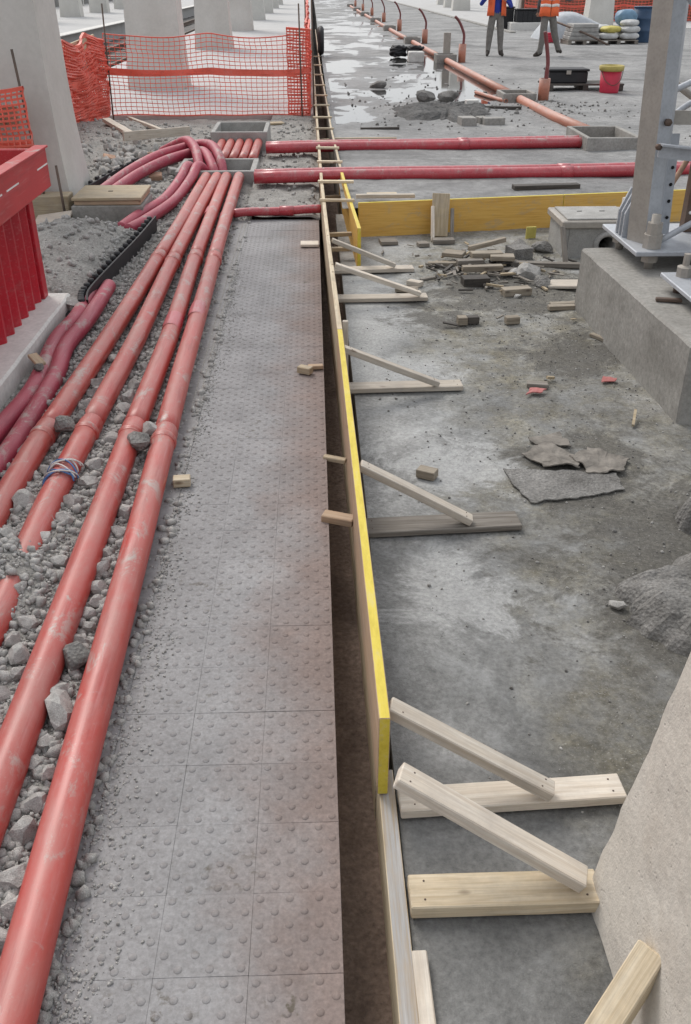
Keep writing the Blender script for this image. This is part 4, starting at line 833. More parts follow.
flat_sheet('crumpled_card', [(.93, 3.62), (.99, 3.50), (1.14, 3.46), (1.17, 3.60), (1.05, 3.74)], .028, M['card'], 'left crumpled brown piece on the soaked sheet', 5, 'card')
flat_sheet('crumpled_card', [(1.12, 3.58), (1.18, 3.42), (1.33, 3.44), (1.38, 3.55), (1.24, 3.68)], .03, M['card'], 'right crumpled brown piece on the soaked sheet', 9, 'card')
flat_sheet('crumpled_card', [(.98, 3.80), (1.02, 3.70), (1.16, 3.70), (1.14, 3.84)], .02, M['card'], 'farthest crumpled brown piece beyond the soaked sheet', 12, 'card')
# offcuts of wood and brick: x, y, length, width, height, turn, material, label
OC = [(.60, 7.50, .14, .14, .03, .1, 'wood_grey', 'pale square offcut behind the short yellow board'),
      (.876, 7.40, .09, .08, .03, .2, 'wood_grey', 'small grey offcut left of the upright stake'),
      (.70, 6.30, .11, .06, .035, -.6, 'wood_white', 'white offcut beyond the fifth strut'),
      (.63, 6.16, .16, .06, .03, -.15, 'wood_old', 'brown offcut lying against the white one by the fifth strut'),
      (.47, 3.45, .085, .055, .04, -.5, 'wood_old', 'tan block lying alone by the third strut'),
      (.914, 5.46, .06, .06, .05, .1, 'wood_old', 'small tan block beside a dark one on the pit floor'),
      (.985, 5.48, .075, .05, .045, .1, 'wood_dark', 'small dark block beside the tan one on the pit floor'),
      (1.233, 5.47, .09, .05, .045, .15, 'wood_old', 'small tan block on the chip-strewn floor, nearest the pile'),
      (.98, 6.80, .26, .05, .03, -.05, 'wood_old', 'thin tan lath at the left of the debris pile'),
      (1.06, 6.92, .16, .13, .03, -.4, 'wood_old', 'pale square board atop the left of the debris pile'),
      (1.33, 7.02, .34, .035, .035, .45, 'wood_old', 'slanting dark lath across the debris pile'),
      (1.16, 6.76, .20, .07, .03, .15, 'wood_grey', 'grey slat in the middle of the debris pile'),
      (1.30, 6.86, .24, .09, .04, .1, 'wood_old', 'broad tan offcut at the heart of the debris pile'),
      (1.41, 6.80, .18, .11, .035, -.1, 'wood_old', 'cream splintered board at the right of the debris pile'),
      (1.22, 6.55, .30, .06, .04, .06, 'wood_old', 'pale slat at the front of the debris pile'),
      (1.40, 6.58, .24, .06, .035, .2, 'wood_dark', 'black charred slat at the front right of the debris pile'),
      (1.13, 6.30, .19, .11, .06, .1, 'wood_dark', 'black charred block in front of the debris pile'),
      (1.375, 6.06, .20, .08, .05, .2, 'wood_old', 'brown timber offcut in front of the debris pile'),
      (1.75, 6.75, .55, .06, .035, -.14, 'wood_grey', 'long grey lath running from the debris pile to the plinth'),
      (1.58, 7.00, .16, .16, .09, .3, 'mudstone', 'brown broken brick between the pile and the inspection pit'),
      (1.65, 5.80, .20, .05, .025, .1, 'wood_old', 'pale double slat by the corner of the plinth, farther one'),
      (1.63, 5.73, .22, .05, .03, .08, 'wood_old', 'pale double slat by the corner of the plinth, nearer one'),
      (1.70, 5.16, .13, .035, .02, -1.05, 'wood_old', 'pale thin slat lying along the plinth'),
      (1.17, 4.44, .11, .05, .025, -.2, 'wood_grey', 'grey offcut on the muddy middle of the pit floor'),
      (1.75, 6.22, .24, .18, .02, -.5, 'wood_white', 'thin pale board edge-up by the plinth corner'),
      (1.80, 7.60, .085, .02, .10, .1, 'ysack', 'small yellow block against the cross board'),
      (1.02, 6.62, .17, .04, .02, .7, 'wood_dark', 'thin black sliver left of the charred block'),
      (.82, 6.45, .15, .03, .015, .5, 'wood_grey', 'thin grey sliver near the fifth strut'),
      (.58, 8.05, .26, .07, .03, .05, 'wood', 'pale batten on top of the yard edge beside the short yellow board'),
      (.60, 7.92, .50, .05, .03, .02, 'wood_white', 'white batten lying along the top of the cross board')]
for i, (x, y, a, b, h, t, m, lb) in enumerate(OC):
    z = .172 if i == 28 else (.186+.002 if i == 29 else PITZ+.002); z += {9: .045, 10: .075, 11: .03, 12: .05, 13: .045, 14: .03}.get(i, 0)
    o = beam('offcut', (x-a/2*math.cos(t), y-a/2*math.sin(t), z+h/2), (x+a/2*math.cos(t), y+a/2*math.sin(t), z+h/2+(.03 if i in (10, 24) else 0)), b, h, M[m], rough=.003, seed=i); tag(o, lb, 'offcut', 'offcuts on the pit floor')
for i, (x, y, s, lb) in enumerate(((1.55, 6.50, .11, 'cream rubble lump right of the debris pile'), (1.62, 7.22, .10, 'grey rubble lump before the inspection pit'), (1.45, 6.52, .06, 'small grey lump at the foot of the debris pile'), (1.60, 6.25, .07, 'dark rubble lump among debris near the plinth'), (1.37, 5.98, .03, 'small stone before the brown timber offcut'), (1.80, 7.2, .09, 'dusty lump against the inspection pit'))):
    rock(x, y, pit_z(x, y)+s*.4, s, lb, asp=(1.2, .9, .7), mat=M['mudstone'] if i % 2 else None)
for i, (x, y) in enumerate(((1.564, 4.481), (1.135, 4.332))): flat_sheet('red_scrap', [(x-.05, y-.03), (x+.04, y-.02), (x+.06, y+.03), (x-.02, y+.035)], .02, M['scrap'], ['red plastic scrap by the plinth', 'small red scrap on the muddy pit floor'][i], 20+i, 'scrap')
# bricks and chips on the tiles
for (x, y, a, b, h, t, m, lb) in ((-.56, 3.24, .07, .05, .035, .1, 'wood', 'small tan wood block beside the rightmost red pipe'), (-.065, 4.44, .075, .045, .035, -.5, 'wood_tan', 'left one of two small wood blocks on the tiles'), (-.01, 4.50, .08, .035, .02, .1, 'wood_brown', 'right one of two small wood blocks on the tiles'), (-.045, 7.08, .14, .12, .02, 0, 'wood_white', 'flat pale chip on the tiles near the far formwork')):
    tag(beam('wood_block', (x-a/2*math.cos(t), y-a/2*math.sin(t), .006+h/2), (x+a/2*math.cos(t), y+a/2*math.sin(t), .006+h/2), b, h, M[m]), lb, 'wood block', 'wood blocks on the tiles')
tag(beam('wedge_block', (.012, 2.965, .012), (.128, 2.925, .008), .052, .03, M['wood_brown']), 'brown wedge jammed between the tiles and the yellow edged board', 'wedge')
tag(beam('wedge_block', (.02, 3.48, .0), (.115, 3.45, -.006), .03, .02, M['wood_tan']), 'small pale chip bridging the narrow trench', 'wedge')
# inspection pit with lid
ip = empty('inspection_pit', (2.2, 7.25, PITZ), 0); tag(ip, 'small concrete inspection pit with a lid and an arched pipe hole', 'inspection pit')
def holed_front(name, x, z, y, cx, cz, r, depth, mat, parent):
    n = 24; V, F = [], []
    for i in range(n):
        a = 2*math.pi*i/n; c, s_ = math.cos(a), math.sin(a); k = 1/max(abs(c), abs(s_)); hx, hz = (x[1]-cx if c > 0 else cx-x[0]), (z[1]-cz if s_ > 0 else cz-z[0])
        V += [(cx+c*k*hx, y, cz+s_*k*hz), (cx+c*r, y, cz+s_*r), (cx+c*r, y+depth, cz+s_*r)]
    for i in range(n):
        j = (i+1) % n; F += [(3*i, 3*j, 3*j+1, 3*i+1), (3*i+1, 3*j+1, 3*j+2, 3*i+2)]
    F.append(tuple(3*i+2 for i in range(n))); return mesh(name, V, F, mat, parent)
box('wall', (1.925, 1.965), (7.035, 7.50), (PITZ-.02, .13), M['cement'], ip, .004); box('wall', (2.43, 2.47), (7.035, 7.50), (PITZ-.02, .13), M['cement'], ip, .004); box('wall', (1.966, 2.429), (7.46, 7.50), (PITZ-.02, .13), M['cement'], ip, .004)
holed_front('front_wall', (1.966, 2.429), (PITZ-.02, .128), 7.036, 2.27, .0, .062, .30, M['cement'], ip)
V, F = tube_geo([Vector((2.27+.085*math.cos(a), 7.032, .0+.085*math.sin(a))) for a in np.linspace(0, 2*math.pi, 25)], .022, 8, False); mesh('arch_ring', V, F, M['cement'], ip, True)
lathe('bore', [(.055, -.01), (.05, .01)], M['hole'], ip, 16, (2.27, 7.30, -.02))
box('lid_frame', (1.90, 2.495), (7.01, 7.53), (.13, .185), M['galv_warm'], ip, .008); box('lid', (1.945, 2.45), (7.05, 7.49), (.185, .198), M['cement'], ip, .004); box('lid_slot', (2.08, 2.12), (7.3, 7.31), (.1975, .201), M['hole'], ip, 0); box('lid_slot', (2.26, 2.30), (7.3, 7.31), (.1975, .201), M['hole'], ip, 0)
tag(beam('grey_stake', (1.905, 6.80, PITZ-.01), (1.895, 6.985, .15), .035, .03, M['wood_grey'], up=(0, -1, 0)), 'thin grey stake leaning on the corner of the inspection pit', 'stake')

# ------------------------------------------------------------------ steel mast
ms = empty('steel_mast', (2.0, 5.45, .31)); tag(ms, 'galvanised lattice mast leg bolted to the concrete plinth', 'mast')
bp = box('base_plate', (1.845, 2.75), (5.16, 5.86), (.405, .432), M['galv'], ms, .004)
for (x, y) in ((1.965, 5.26), (1.93, 5.72), (2.62, 5.26), (2.62, 5.74)):
    bo = lathe('anchor_bolt', [(.026, .30), (.026, .62)], M['galv_warm'], ms, 14, (x, y, 0)); lathe('nut', [(.050, .352), (.050, .404)], M['galv_warm'], bo, 6, (x, y, 0), False)
    if x < 1.97 and y < 5.5: lathe('nut', [(.056, .433), (.056, .51), (.046, .511), (.046, .575)], M['galv_warm'], bo, 8, (x, y, 0), False)
for i, y in enumerate((5.50, 5.56, 5.62)):
    V = [(1.86, y, .432), (1.965, y, .432), (1.955, y, .70), (1.915, y, .70), (1.86, y, .57)]; V += [(a, b+.016, c) for a, b, c in V]
    mesh('gusset_fin', V, [(0, 1, 2, 3, 4), (9, 8, 7, 6, 5)]+[(k, k+5, (k+1) % 5+5, (k+1) % 5) for k in range(5)], M['galv'], ms)
def angle(name, p0, p1, w1, w2, th, m1, parent, u, v):
    """An L-section: flanges along u and v."""
    p0, p1, u, v = Vector(p0), Vector(p1), Vector(u).normalized(), Vector(v).normalized()
    prof = [(0, 0), (w1, 0), (w1, th), (th, th), (th, w2), (0, w2)]; V = [p+u*a+v*b for p in (p0, p1) for a, b in prof]
    F = [tuple(range(6))[::-1], tuple(range(6, 12))]+[(k, (k+1) % 6, (k+1) % 6+6, k+6) for k in range(6)]
    o = mesh(name, V, F, m1, parent); bm = bmesh.new(); bm.from_mesh(o.data); bmesh.ops.recalc_face_normals(bm, faces=bm.faces); bm.to_mesh(o.data); bm.free(); return o
lg0, lg1 = Vector((1.965, 5.36, .432)), Vector((1.79, 5.33, 3.9))
V, F = [], []
for p in (lg0, lg1):
    for a, b in ((0, 0), (.085, .045), (.145, .17), (.06, .22), (-.065, .13)): V.append((p.x+a-.02, p.y+b-.03, p.z))
lgo = mesh('leg', V, [(4, 3, 2, 1, 0), (5, 6, 7, 8, 9)]+[(k, (k+1) % 5, (k+1) % 5+5, k+5) for k in range(5)], None, ms, mats=[M['galv'], M['galv_warm']]); lgo.data.polygons[6].material_index = 1  # left face in duller steel: its dim, warm-lit side painted into the colour
angle('perforated_flange', (2.085, 5.50, .45), (2.045, 5.49, 1.02), .06, .02, .008, M['galv'], ms, (1, 0, 0), (0, 1, 0))
for i in range(5):
    x = 2.115-.006*i; lathe('flange_hole', [(.010, 0), (.010, .004)], M['hole'], ms, 10, (0, 0, 0)).matrix_basis = Matrix.Translation((x, 5.4945, .55+.095*i)) @ Matrix.Rotation(R(90), 4, 'X')
angle('brace', (1.91, 5.26, 1.005), (3.3, 5.20, .86), .075, .06, .010, M['galv'], ms, (0, 0, -1), (0, -1, 0))
angle('brace', (1.90, 5.50, 1.07), (3.3, 5.60, 1.03), .075, .06, .010, M['galv_warm'], ms, (0, 0, 1), (0, 1, 0))
angle('brace', (1.82, 5.27, 1.80), (2.65, 5.20, .95), .09, .07, .010, M['galv'], ms, (.7, 0, .7), (0, -1, 0))
angle('brace', (2.55, 5.75, .432), (2.35, 5.72, 3.8), .12, .09, .012, M['galv_warm'], ms, (1, 0, 0), (0, 1, 0))
bo = lathe('brace_bolt', [(.017, 0), (.017, .03)], M['steel'], ms, 6); bo.matrix_basis = Matrix.Translation((1.905, 5.262, .985)) @ Matrix.Rotation(R(90), 4, 'X')
bo = lathe('brace_bolt', [(.02, 0), (.02, .035)], M['steel'], ms, 6); bo.matrix_basis = Matrix.Translation((1.965, 5.35, 1.10)) @ Matrix.Rotation(R(90), 4, 'X')
for i, (pts, r, m) in enumerate((([(1.99, 5.28, .45), (2.05, 5.25, .50), (2.25, 5.22, .62), (2.6, 5.2, .74)], .018, 'galv'), ([(2.0, 5.62, 1.20), (2.3, 5.7, 1.32), (2.7, 5.7, 1.55)], .018, 'galv'), ([(2.02, 5.85, 1.35), (2.10, 5.9, 1.30), (2.25, 5.9, 1.20), (2.5, 5.9, 1.05)], .02, 'galv_warm'), ([(2.10, 5.6, .45), (2.13, 5.65, .62), (2.26, 5.7, .85), (2.4, 5.7, 1.2)], .016, 'brick_stub'), ([(2.0, 5.6, 1.02), (2.25, 5.75, 1.16), (2.7, 5.75, 1.34)], .018, 'galv'))): tube('conduit', pts, r, M[m], ms, 10, 8)
pp = box('perforated_post', (2.28, 2.40), (5.62, 5.70), (.432, 1.15), M['steel'], ms, .004)
for i in range(6): lathe('post_hole', [(.011, 0), (.011, .004)], M['white'], pp, 10, (0, 0, 0)).matrix_basis = Matrix.Translation((2.305, 5.620, .55+.09*i)) @ Matrix.Rotation(R(90), 4, 'X')
fp = empty('second_foot_plate', (2.1, 4.6, .31)); tag(fp, 'second steel foot plate on the near part of the plinth', 'base plate')
box('plate', (1.89, 2.6), (4.36, 4.86), (.375, .40), M['galv'], fp, .004)
for y in (4.44, 4.78): lathe('leveling_bolt', [(.024, .30), (.024, .376)], M['steel'], fp, 12, (1.97, y, 0)); lathe('nut', [(.045, .40), (.045, .45), (.02, .46), (.02, .52)], M['galv_warm'], fp, 8, (1.99, y, 0), False)
V = [(1.99, 4.6, .40), (2.25, 4.6, .40), (2.25, 4.6, .75), (2.12, 4.6, .75), (1.99, 4.6, .52)]; V += [(a, b+.016, c) for a, b, c in V]
mesh('gusset_fin', V, [(0, 1, 2, 3, 4), (9, 8, 7, 6, 5)]+[(k, k+5, (k+1) % 5+5, (k+1) % 5) for k in range(5)], M['galv'], fp)
box('leg_stub', (2.2, 2.35), (4.55, 4.70), (.40, 3.0), M['galv'], fp, .006)
tag(beam('steel_offcut', (1.80, 4.63, .322), (1.93, 4.60, .322), .03, .018, M['steel']), 'rusty steel offcut lying on the plinth by the second foot plate', 'steel piece')

# ------------------------------------------------------------------ line of ducts across the yard
JB = [(3.35, 11.1, .62, .95, .27), (3.22, 15.55, .52, .62, .26), (3.10, 23.4, .46, .6, .30), (3.02, 30.6, .46, .6, .3), (2.93, 38.5, .45, .6, .3), (2.90, 46.5, .45, .6, .3), (2.86, 55, .45, .6, .3), (2.82, 64, .45, .6, .3), (2.78, 74, .45, .6, .3)]
for i, (x, y, a, b, h) in enumerate(JB):
    r = empty('junction_box', (x, y, .1)); tag(r, '%s grey concrete junction box on the line of orange ducts' % ORD[i], 'junction box', 'junction boxes in the yard'); wl_ = .05; z = (.06, h)
    X, Y = (x-a/2, x+a/2), (y-b/2, y+b/2)
    lumpy('wall', X, (Y[0], Y[0]+wl_), z, M['conc'], r, 8, .004, .008, 9, i); box('wall', X, (Y[1]-wl_, Y[1]), z, M['conc'], r, .006); box('wall', (X[0], X[0]+wl_), (Y[0]+wl_, Y[1]-wl_), z, M['conc'], r, .006); box('wall', (X[1]-wl_, X[1]), (Y[0]+wl_, Y[1]-wl_), z, M['conc'], r, .006); box('floor_plate', (X[0]+wl_, X[1]-wl_), (Y[0]+wl_, Y[1]-wl_), (.06, .14), M['soil'], r, 0)
    if i:
        c = empty('conduit_stub', (x+a/2+.13, y-.12, .1)); tag(c, '%s orange sleeve with a dark red conduit rising beside a junction box' % ORD[i-1], 'conduit', 'conduit stubs in the yard'); sx, sy = x+a/2+.14, y-.15
        open_pipe('sleeve', [(sx, sy, .10), (sx, sy, .30), (sx, sy, .46+.05*(i > 1))], .085, .006, M['orange'], c, 18)
        top = .30+.12*math.sin(i*1.7); tube('conduit', [(sx+.01, sy, .2), (sx+.02, sy, .55), (sx+.015, sy, .72), (sx-.04-.06*(i > 1), sy, .90+top*.2), (sx-.07-.14*(i > 1), sy, 1.0+top*.25)], .030, M['flex_dark'], c, 12, 6)
for i in range(len(JB)-1):
    (x0, y0, a0, b0, _), (x1, y1, a1, b1, _) = JB[i], JB[i+1]
    tag(open_pipe('orange_duct', [(x0+.05*(i == 0), y0+b0/2-.02, .175), ((x0+x1)/2, (y0+y1)/2, .17), (x1, y1-b1/2+.02, .175)], .066, .005, M['orange'], None, 20), '%s orange duct length between two junction boxes' % ORD[i], 'pipe', 'orange ducts in the yard')
tag(open_pipe('thin_orange_duct', [(2.75, 16.6, .148), (2.95, 15.5, .15), (3.0, 15.2, .16)], .03, .004, M['orange'], None, 12), 'thin orange duct lying beside the second junction box', 'pipe')
tag(box('upright_plate', (3.10, 3.26), (23.75, 23.85), (.1, .72), M['galv_warm'], None, .006), 'upright grey plate behind the third junction box', 'plate')
# black coils of tube
for i, (x, y, s) in enumerate(((2.12, 24.9, .26), (2.52, 24.8, .24))):
    P = [(x+s*(.55+.4*abs(nz(t*.35, i, 1, 51)))*math.cos(t)+.05*nz(t, 0, .5, 52), y+s*(.55+.4*abs(nz(t*.35, i, 1, 53)))*math.sin(t), .15+.20*t/(2*math.pi*9)+.10*abs(nz(t, 3, .6, 54))) for t in np.linspace(0, 2*math.pi*9, 220)]
    tag(tube('black_coil', P, .034, M['dark'], None, 8, 1), ['left black coil of tubing on the wet yard', 'right black coil of tubing on the wet yard'][i], 'coil', 'black coils')
o = lumpy('white_block', (2.25, 2.62), (23.45, 23.75), (.11, .34), M['conc_light'], None, 8, .008, .02, 9, 4); tag(o, 'white concrete block before the black coils', 'block')
tag(tube('worn_tyre', [(.22, 25.5+.26*math.cos(a), .47+.25*math.sin(a)) for a in np.linspace(0, 2*math.pi, 30)], .08, M['dark'], None, 10, 1), 'black tyre leaning on the far formwork', 'tyre')
for i, (x, y, s, lb) in enumerate(((1.72, 15.0, .15, 'left dark rubble lump on the muddy heap'), (2.05, 15.05, .14, 'right dark rubble lump on the muddy heap'), (1.15, 17.6, .12, 'lone dark lump standing in the puddle'))): rock(x, y, yard_z(x, y)+s*.35+(.05 if y < 16 else 0), s, lb, mat=M['mudstone'], asp=(1.3, .9, .9))
for (x, y, a, b, h, t, m, lb) in ((2.35, 14.5, .18, .14, .10, .1, 'conc_light', 'pale square block on the muddy heap'), (2.12, 14.15, .55, .08, .04, -.5, 'wood_white', 'pale slat on the muddy heap'), (2.75, 14.3, .6, .06, .04, -.1, 'wood_dark', 'dark slat at the right of the muddy heap'), (2.02, 12.75, .2, .25, .1, .1, 'conc', 'left grey block in front of the muddy heap'), (2.38, 12.8, .28, .14, .09, .1, 'conc', 'right grey block in front of the muddy heap'), (2.25, 12.95, .12, .2, .08, .2, 'conc', 'small grey block between two others before the muddy heap'), (.85, 12.4, .5, .03, .03, .02, 'wood_dark', 'thin dark stick on the yard near the far formwork'), (.62, 11.55, .75, .03, .02, .01, 'wood', 'thin pale lath on the yard near the far formwork'), (2.12, 8.55, .62, .10, .04, .10, 'wood_dark', 'dark timber lying before the crossing red pipes')):
    z = yard_z(x, y)-.004; tag(beam('loose_piece', (x-a/2*math.cos(t), y-a/2*math.sin(t), z+h/2), (x+a/2*math.cos(t), y+a/2*math.sin(t), z+h/2), b, h, M[m], rough=.004, seed=len(lb)), lb, 'debris')
heap('mud_heap', 1.95, 14.0, .70, 1.05, .13, 11, 'low dark heap of mud and rubble on the wet yard', .12, 'mud')
# bucket, battery box, crates, pallets
def zy(x, y): return yard_z(x, y)-.004
bk = empty('red_bucket', (4.98, 16.5, zy(4.98, 16.5))); tag(bk, 'battered red bucket with a mustard rim on the yard', 'bucket'); z = zy(4.98, 16.5)
lathe('pail', [(.150, 0), (.155, .02), (.175, .34)], M['bucket'], bk, 24, (4.98, 16.5, z)); lathe('rim', [(.176, .33), (.20, .345), (.205, .41), (.185, .42), (.18, .36)], M['bucket_rim'], bk, 24, (4.98, 16.5, z))
tube('handle', [(4.79, 16.46, z+.37), (4.85, 16.34, z+.20), (4.98, 16.30, z+.13), (5.1, 16.34, z+.20), (5.17, 16.46, z+.37)], .006, M['steel'], bk, 8, 6)
fb = empty('dark_flat_pallet', (4.6, 16.75, zy(4.6, 16.8))); tag(fb, 'low dark pallet beneath the black box and beside the bucket', 'pallet'); z = zy(4.6, 16.8)
for k in range(3): box('slat', (3.95, 5.3), (16.72+k*.22, 16.90+k*.22), (z+.08, z+.11), M['wood_dark'], fb, .004)
for x in (4.0, 4.6, 5.2): box('bearer', (x, x+.09), (16.72, 17.34), (z, z+.079), M['wood_dark'], fb, .004)
bx = empty('black_box', (4.35, 17.0, z+.11)); tag(bx, 'black plastic box on the low dark pallet', 'box')
box('case', (4.02, 4.68), (16.8, 17.2), (z+.112, z+.29), M['dark'], bx, .015); box('lid', (4.0, 4.70), (16.78, 17.22), (z+.292, z+.33), M['dark'], bx, .012); box('latch', (4.3, 4.38), (16.772, 16.782), (z+.25, z+.31), M['galv_warm'], bx, .002)
def pallet(x, y, w_, d, z, lb, mat='wood_grey'):
    r = empty('wooden_pallet', (x, y, z)); tag(r, lb, 'pallet', 'pallets at the back of the yard')
    for k in range(5): box('slat', (x-w_/2, x+w_/2), (y-d/2+k*d/5, y-d/2+k*d/5+d/5-.03), (z+.10, z+.122), M[mat], r, .003)
    for k in (-1, 0, 1): box('bearer', (x+k*(w_/2-.06)-.05, x+k*(w_/2-.06)+.05), (y-d/2, y+d/2-.03), (z, z+.099), M[mat], r, .003)
z = zy(7.95, 29.8)
pallet(7.95, 29.8, 1.0, 1.0, z, 'pallet beneath the stack of grey slabs'); 
for k in range(4):
    o = lumpy('stone_slab', (7.5+.03*k, 8.38-.02*k), (29.38, 30.2), (z+.124+.105*k, z+.222+.105*k), M['cement'], None, 6, .006, .012, 5, k); tag(o, '%s slab in the grey stack on the pallet' % ['lowest', 'second lowest', 'second highest', 'topmost'][k], 'slab', 'stack of grey slabs')
pallet(8.98, 29.9, 1.15, 1.0, z, 'pallet beneath the white sacks')
def sack(x, y, z, a, b, h, mat, lb, t=0.0):
    bm = bmesh.new(); bmesh.ops.create_icosphere(bm, subdivisions=3, radius=1)
    for v in bm.verts:
        c = v.co; v.co = Vector((math.copysign(abs(c.x)**.55, c.x)*a/2, math.copysign(abs(c.y)**.6, c.y)*b/2, c.z*h/2*(1-.25*abs(c.x)**3)))+noise.noise_vector(c*2.3+Vector((x, y, z)))*h*.10
    bmesh.ops.rotate(bm, verts=bm.verts, cent=(0, 0, 0), matrix=Matrix.Rotation(t, 3, 'Z')); bmesh.ops.translate(bm, verts=bm.verts, vec=(x, y, z+h/2)); tag(from_bm('sack', bm, M[mat], None, True), lb, 'sack', 'sacks on the pallet')
for i, (dx, dy, dz, m, lb) in enumerate(((-.28, -.25, 0, 'sack', 'white sack at the front left of the bottom layer'), (.32, -.25, 0, 'sack', 'white sack at the front right of the bottom layer'), (-.28, .25, 0, 'sack', 'white sack at the back left of the bottom layer'), (.32, .25, 0, 'sack', 'white sack at the back right of the bottom layer'), (-.20, -.2, .17, 'ysack', 'yellow sack on top of the white sacks'), (.36, -.2, .17, 'sack', 'white sack beside the yellow one'), (-.38, .2, .19, 'sack', 'crumpled white sack behind the yellow one'), (.34, .22, .17, 'sack', 'white sack under the blue sheet'), (.36, -.1, .33, 'sack', 'topmost white sack beside the blue bundle'))):
    sack(8.98+dx, 29.9+dy, z+.124+dz*1.0, .60, .46, .19, m, lb, .1*i)
sack(9.30, 30.1, z+.47, .62, .55, .42, 'blue', 'blue plastic bundle on the white sacks')
o = empty('navy_drum', (9.95, 30.5, z)); tag(o, 'dark blue drum behind the white sacks', 'drum'); lathe('barrel', [(.30, 0), (.31, .03), (.30, .3), (.315, .32), (.30, .34), (.30, .62), (.315, .64), (.30, .66), (.30, .93)], M['navy'], o, 24, (9.95, 30.5, z)); lathe('lid', [(.315, .93), (.315, .96), (.28, .965)], M['navy'], o, 24, (9.95, 30.5, z))
# covered heap
V, F = [], []; n, m = 26, 14
for j in range(m+1):
    for i in range(n+1):
        u, v = i/n*2-1, j/m*2-1; e = (1-abs(u)**4)*(1-abs(v)**4); V.append((8.4+u*1.25, 32.6+v*.7, .11+.80*e**.6*(.8+.2*math.cos(u*3+.6))+.04*nz(u*3, v*3, 1.6, 3)*e))
for j in range(m):
    for i in range(n): F.append((j*(n+1)+i, j*(n+1)+i+1, (j+1)*(n+1)+i+1, (j+1)*(n+1)+i))
tag(mesh('covered_heap', V, F, M['grey_sheet'], None, True), 'heap under a pale grey tarpaulin behind the slab stack', 'heap')
P = [(7.15+.20*math.cos(t)*(1+.1*math.sin(3*t)), 30.3+.2*math.sin(t), .16+.05*t/6) for t in np.linspace(0, 30, 120)]
tag(tube('red_coil', P, .03, M['bucket'], None, 8, 1), 'coil of red tubing beside the slab stack', 'coil')
tag(tube('leaning_bar', [(6.9, 30.8, .85), (7.9, 29.25, .45), (8.6, 29.0, .14)], .03, M['steel'], None, 8, 4), 'steel bar leaning over the slab stack', 'bar')
# black crates on a pale block
tag(lumpy('pale_kerb_block', (7.5, 8.6), (38.3, 39.1), (.10, .40), M['conc_light'], None, 8, .008, .02, 5, 2), 'pale concrete block beneath the black crates', 'block')
for i, (x0, x1, y, h) in enumerate(((7.18, 7.72, 39.3, .86), (7.72, 8.65, 38.7, .80))):
    z0 = .11 if i == 0 else .402
    r = empty('black_crate', ((x0+x1)/2, y, z0)); tag(r, ['smaller black crate standing behind the pale block', 'larger black crate on the pale block'][i], 'crate', 'black crates'); box('body', (x0, x1), (y-.3, y+.3), (z0, h), M['dark'], r, .02); box('rim', (x0-.03, x1+.03), (y-.33, y+.33), (h, h+.05), M['dark'], r, .01)
    for k in range(5): box('rib', (x0+.05+k*(x1-x0-.1)/4.5, x0+.09+k*(x1-x0-.1)/4.5), (y-.325, y-.3), (z0+.03, h-.02), M['dark'], r, .004)
# kerb and raised footway at the right
kr = empty('yard_kerb', (7.2, 50, .1)); tag(kr, 'low concrete kerb crossing the back of the yard', 'kerb')
for i in range(26): box('kerb_stone', (7.05-.012*i, 7.25-.012*i), (36+i*2.5, 38.48+i*2.5), (.05, .20), M['conc'], kr, .015)
fw = mesh('footway', [(7.2, 39.2, .16), (60, 39.2, .16), (60, 400, .16), (6.9, 400, .16), (6.92, 101, .16)], [(0, 1, 2, 3, 4)], M['floor_far']); tag(fw, 'dry pale footway behind the kerb', kind='structure')
for i, (x, y) in enumerate(((9.2, 63), (9.6, 70), (10.1, 78), (11.9, 41.9), (12.6, 52), (13, 62))):
    column('yard_column', x-.55, x+.55, y+.4, .9, .15, 4.2, ['first pale column at the back of the yard, left group', 'second pale column at the back of the yard, left group', 'third pale column at the back of the yard, left group', 'grey column behind the white sacks', 'grey column behind the red brick wall, second along', 'grey column behind the red brick wall, third along'][i], 'columns behind the yard', .1, 'column')
# brick wall with orange net
bw = empty('brick_wall', (16, 47, .15)); tag(bw, 'red brick wall with pale piers at the back right', 'wall')
bm = bmesh.new(); bm_box(bm, (9.5, 32), (46.6, 46.9), (.12, 2.6)); from_bm('mortar_core', bm, M['mortar'], bw)
bmk = bmesh.new(); bm_box(bmk, (0, .48), (-.02, .02), (0, .17), .006); bme = bpy.data.meshes.new('brick'); bmk.to_mesh(bme); bmk.free(); bme.materials.append(M['brick'])
for j in range(6):
    for i in range(24):
        o = bpy.data.objects.new('brick', bme); o.location = (9.55+i*.5+(.25 if j % 2 else 0), 46.59, .18+j*.19); link(o, bw)
for i in range(8): box('pier', (9.5+i*3, 9.68+i*3), (46.40, 46.56), (.13, 2.7), M['steel'], bw, .01)
net('safety_net', [(9.6, 46.2), (16, 46.2), (22, 46.2)], .2, 1.3, .16, .12, 'orange net hung before the brick wall at the back right', NG, .05, .1, .012, True, 31)

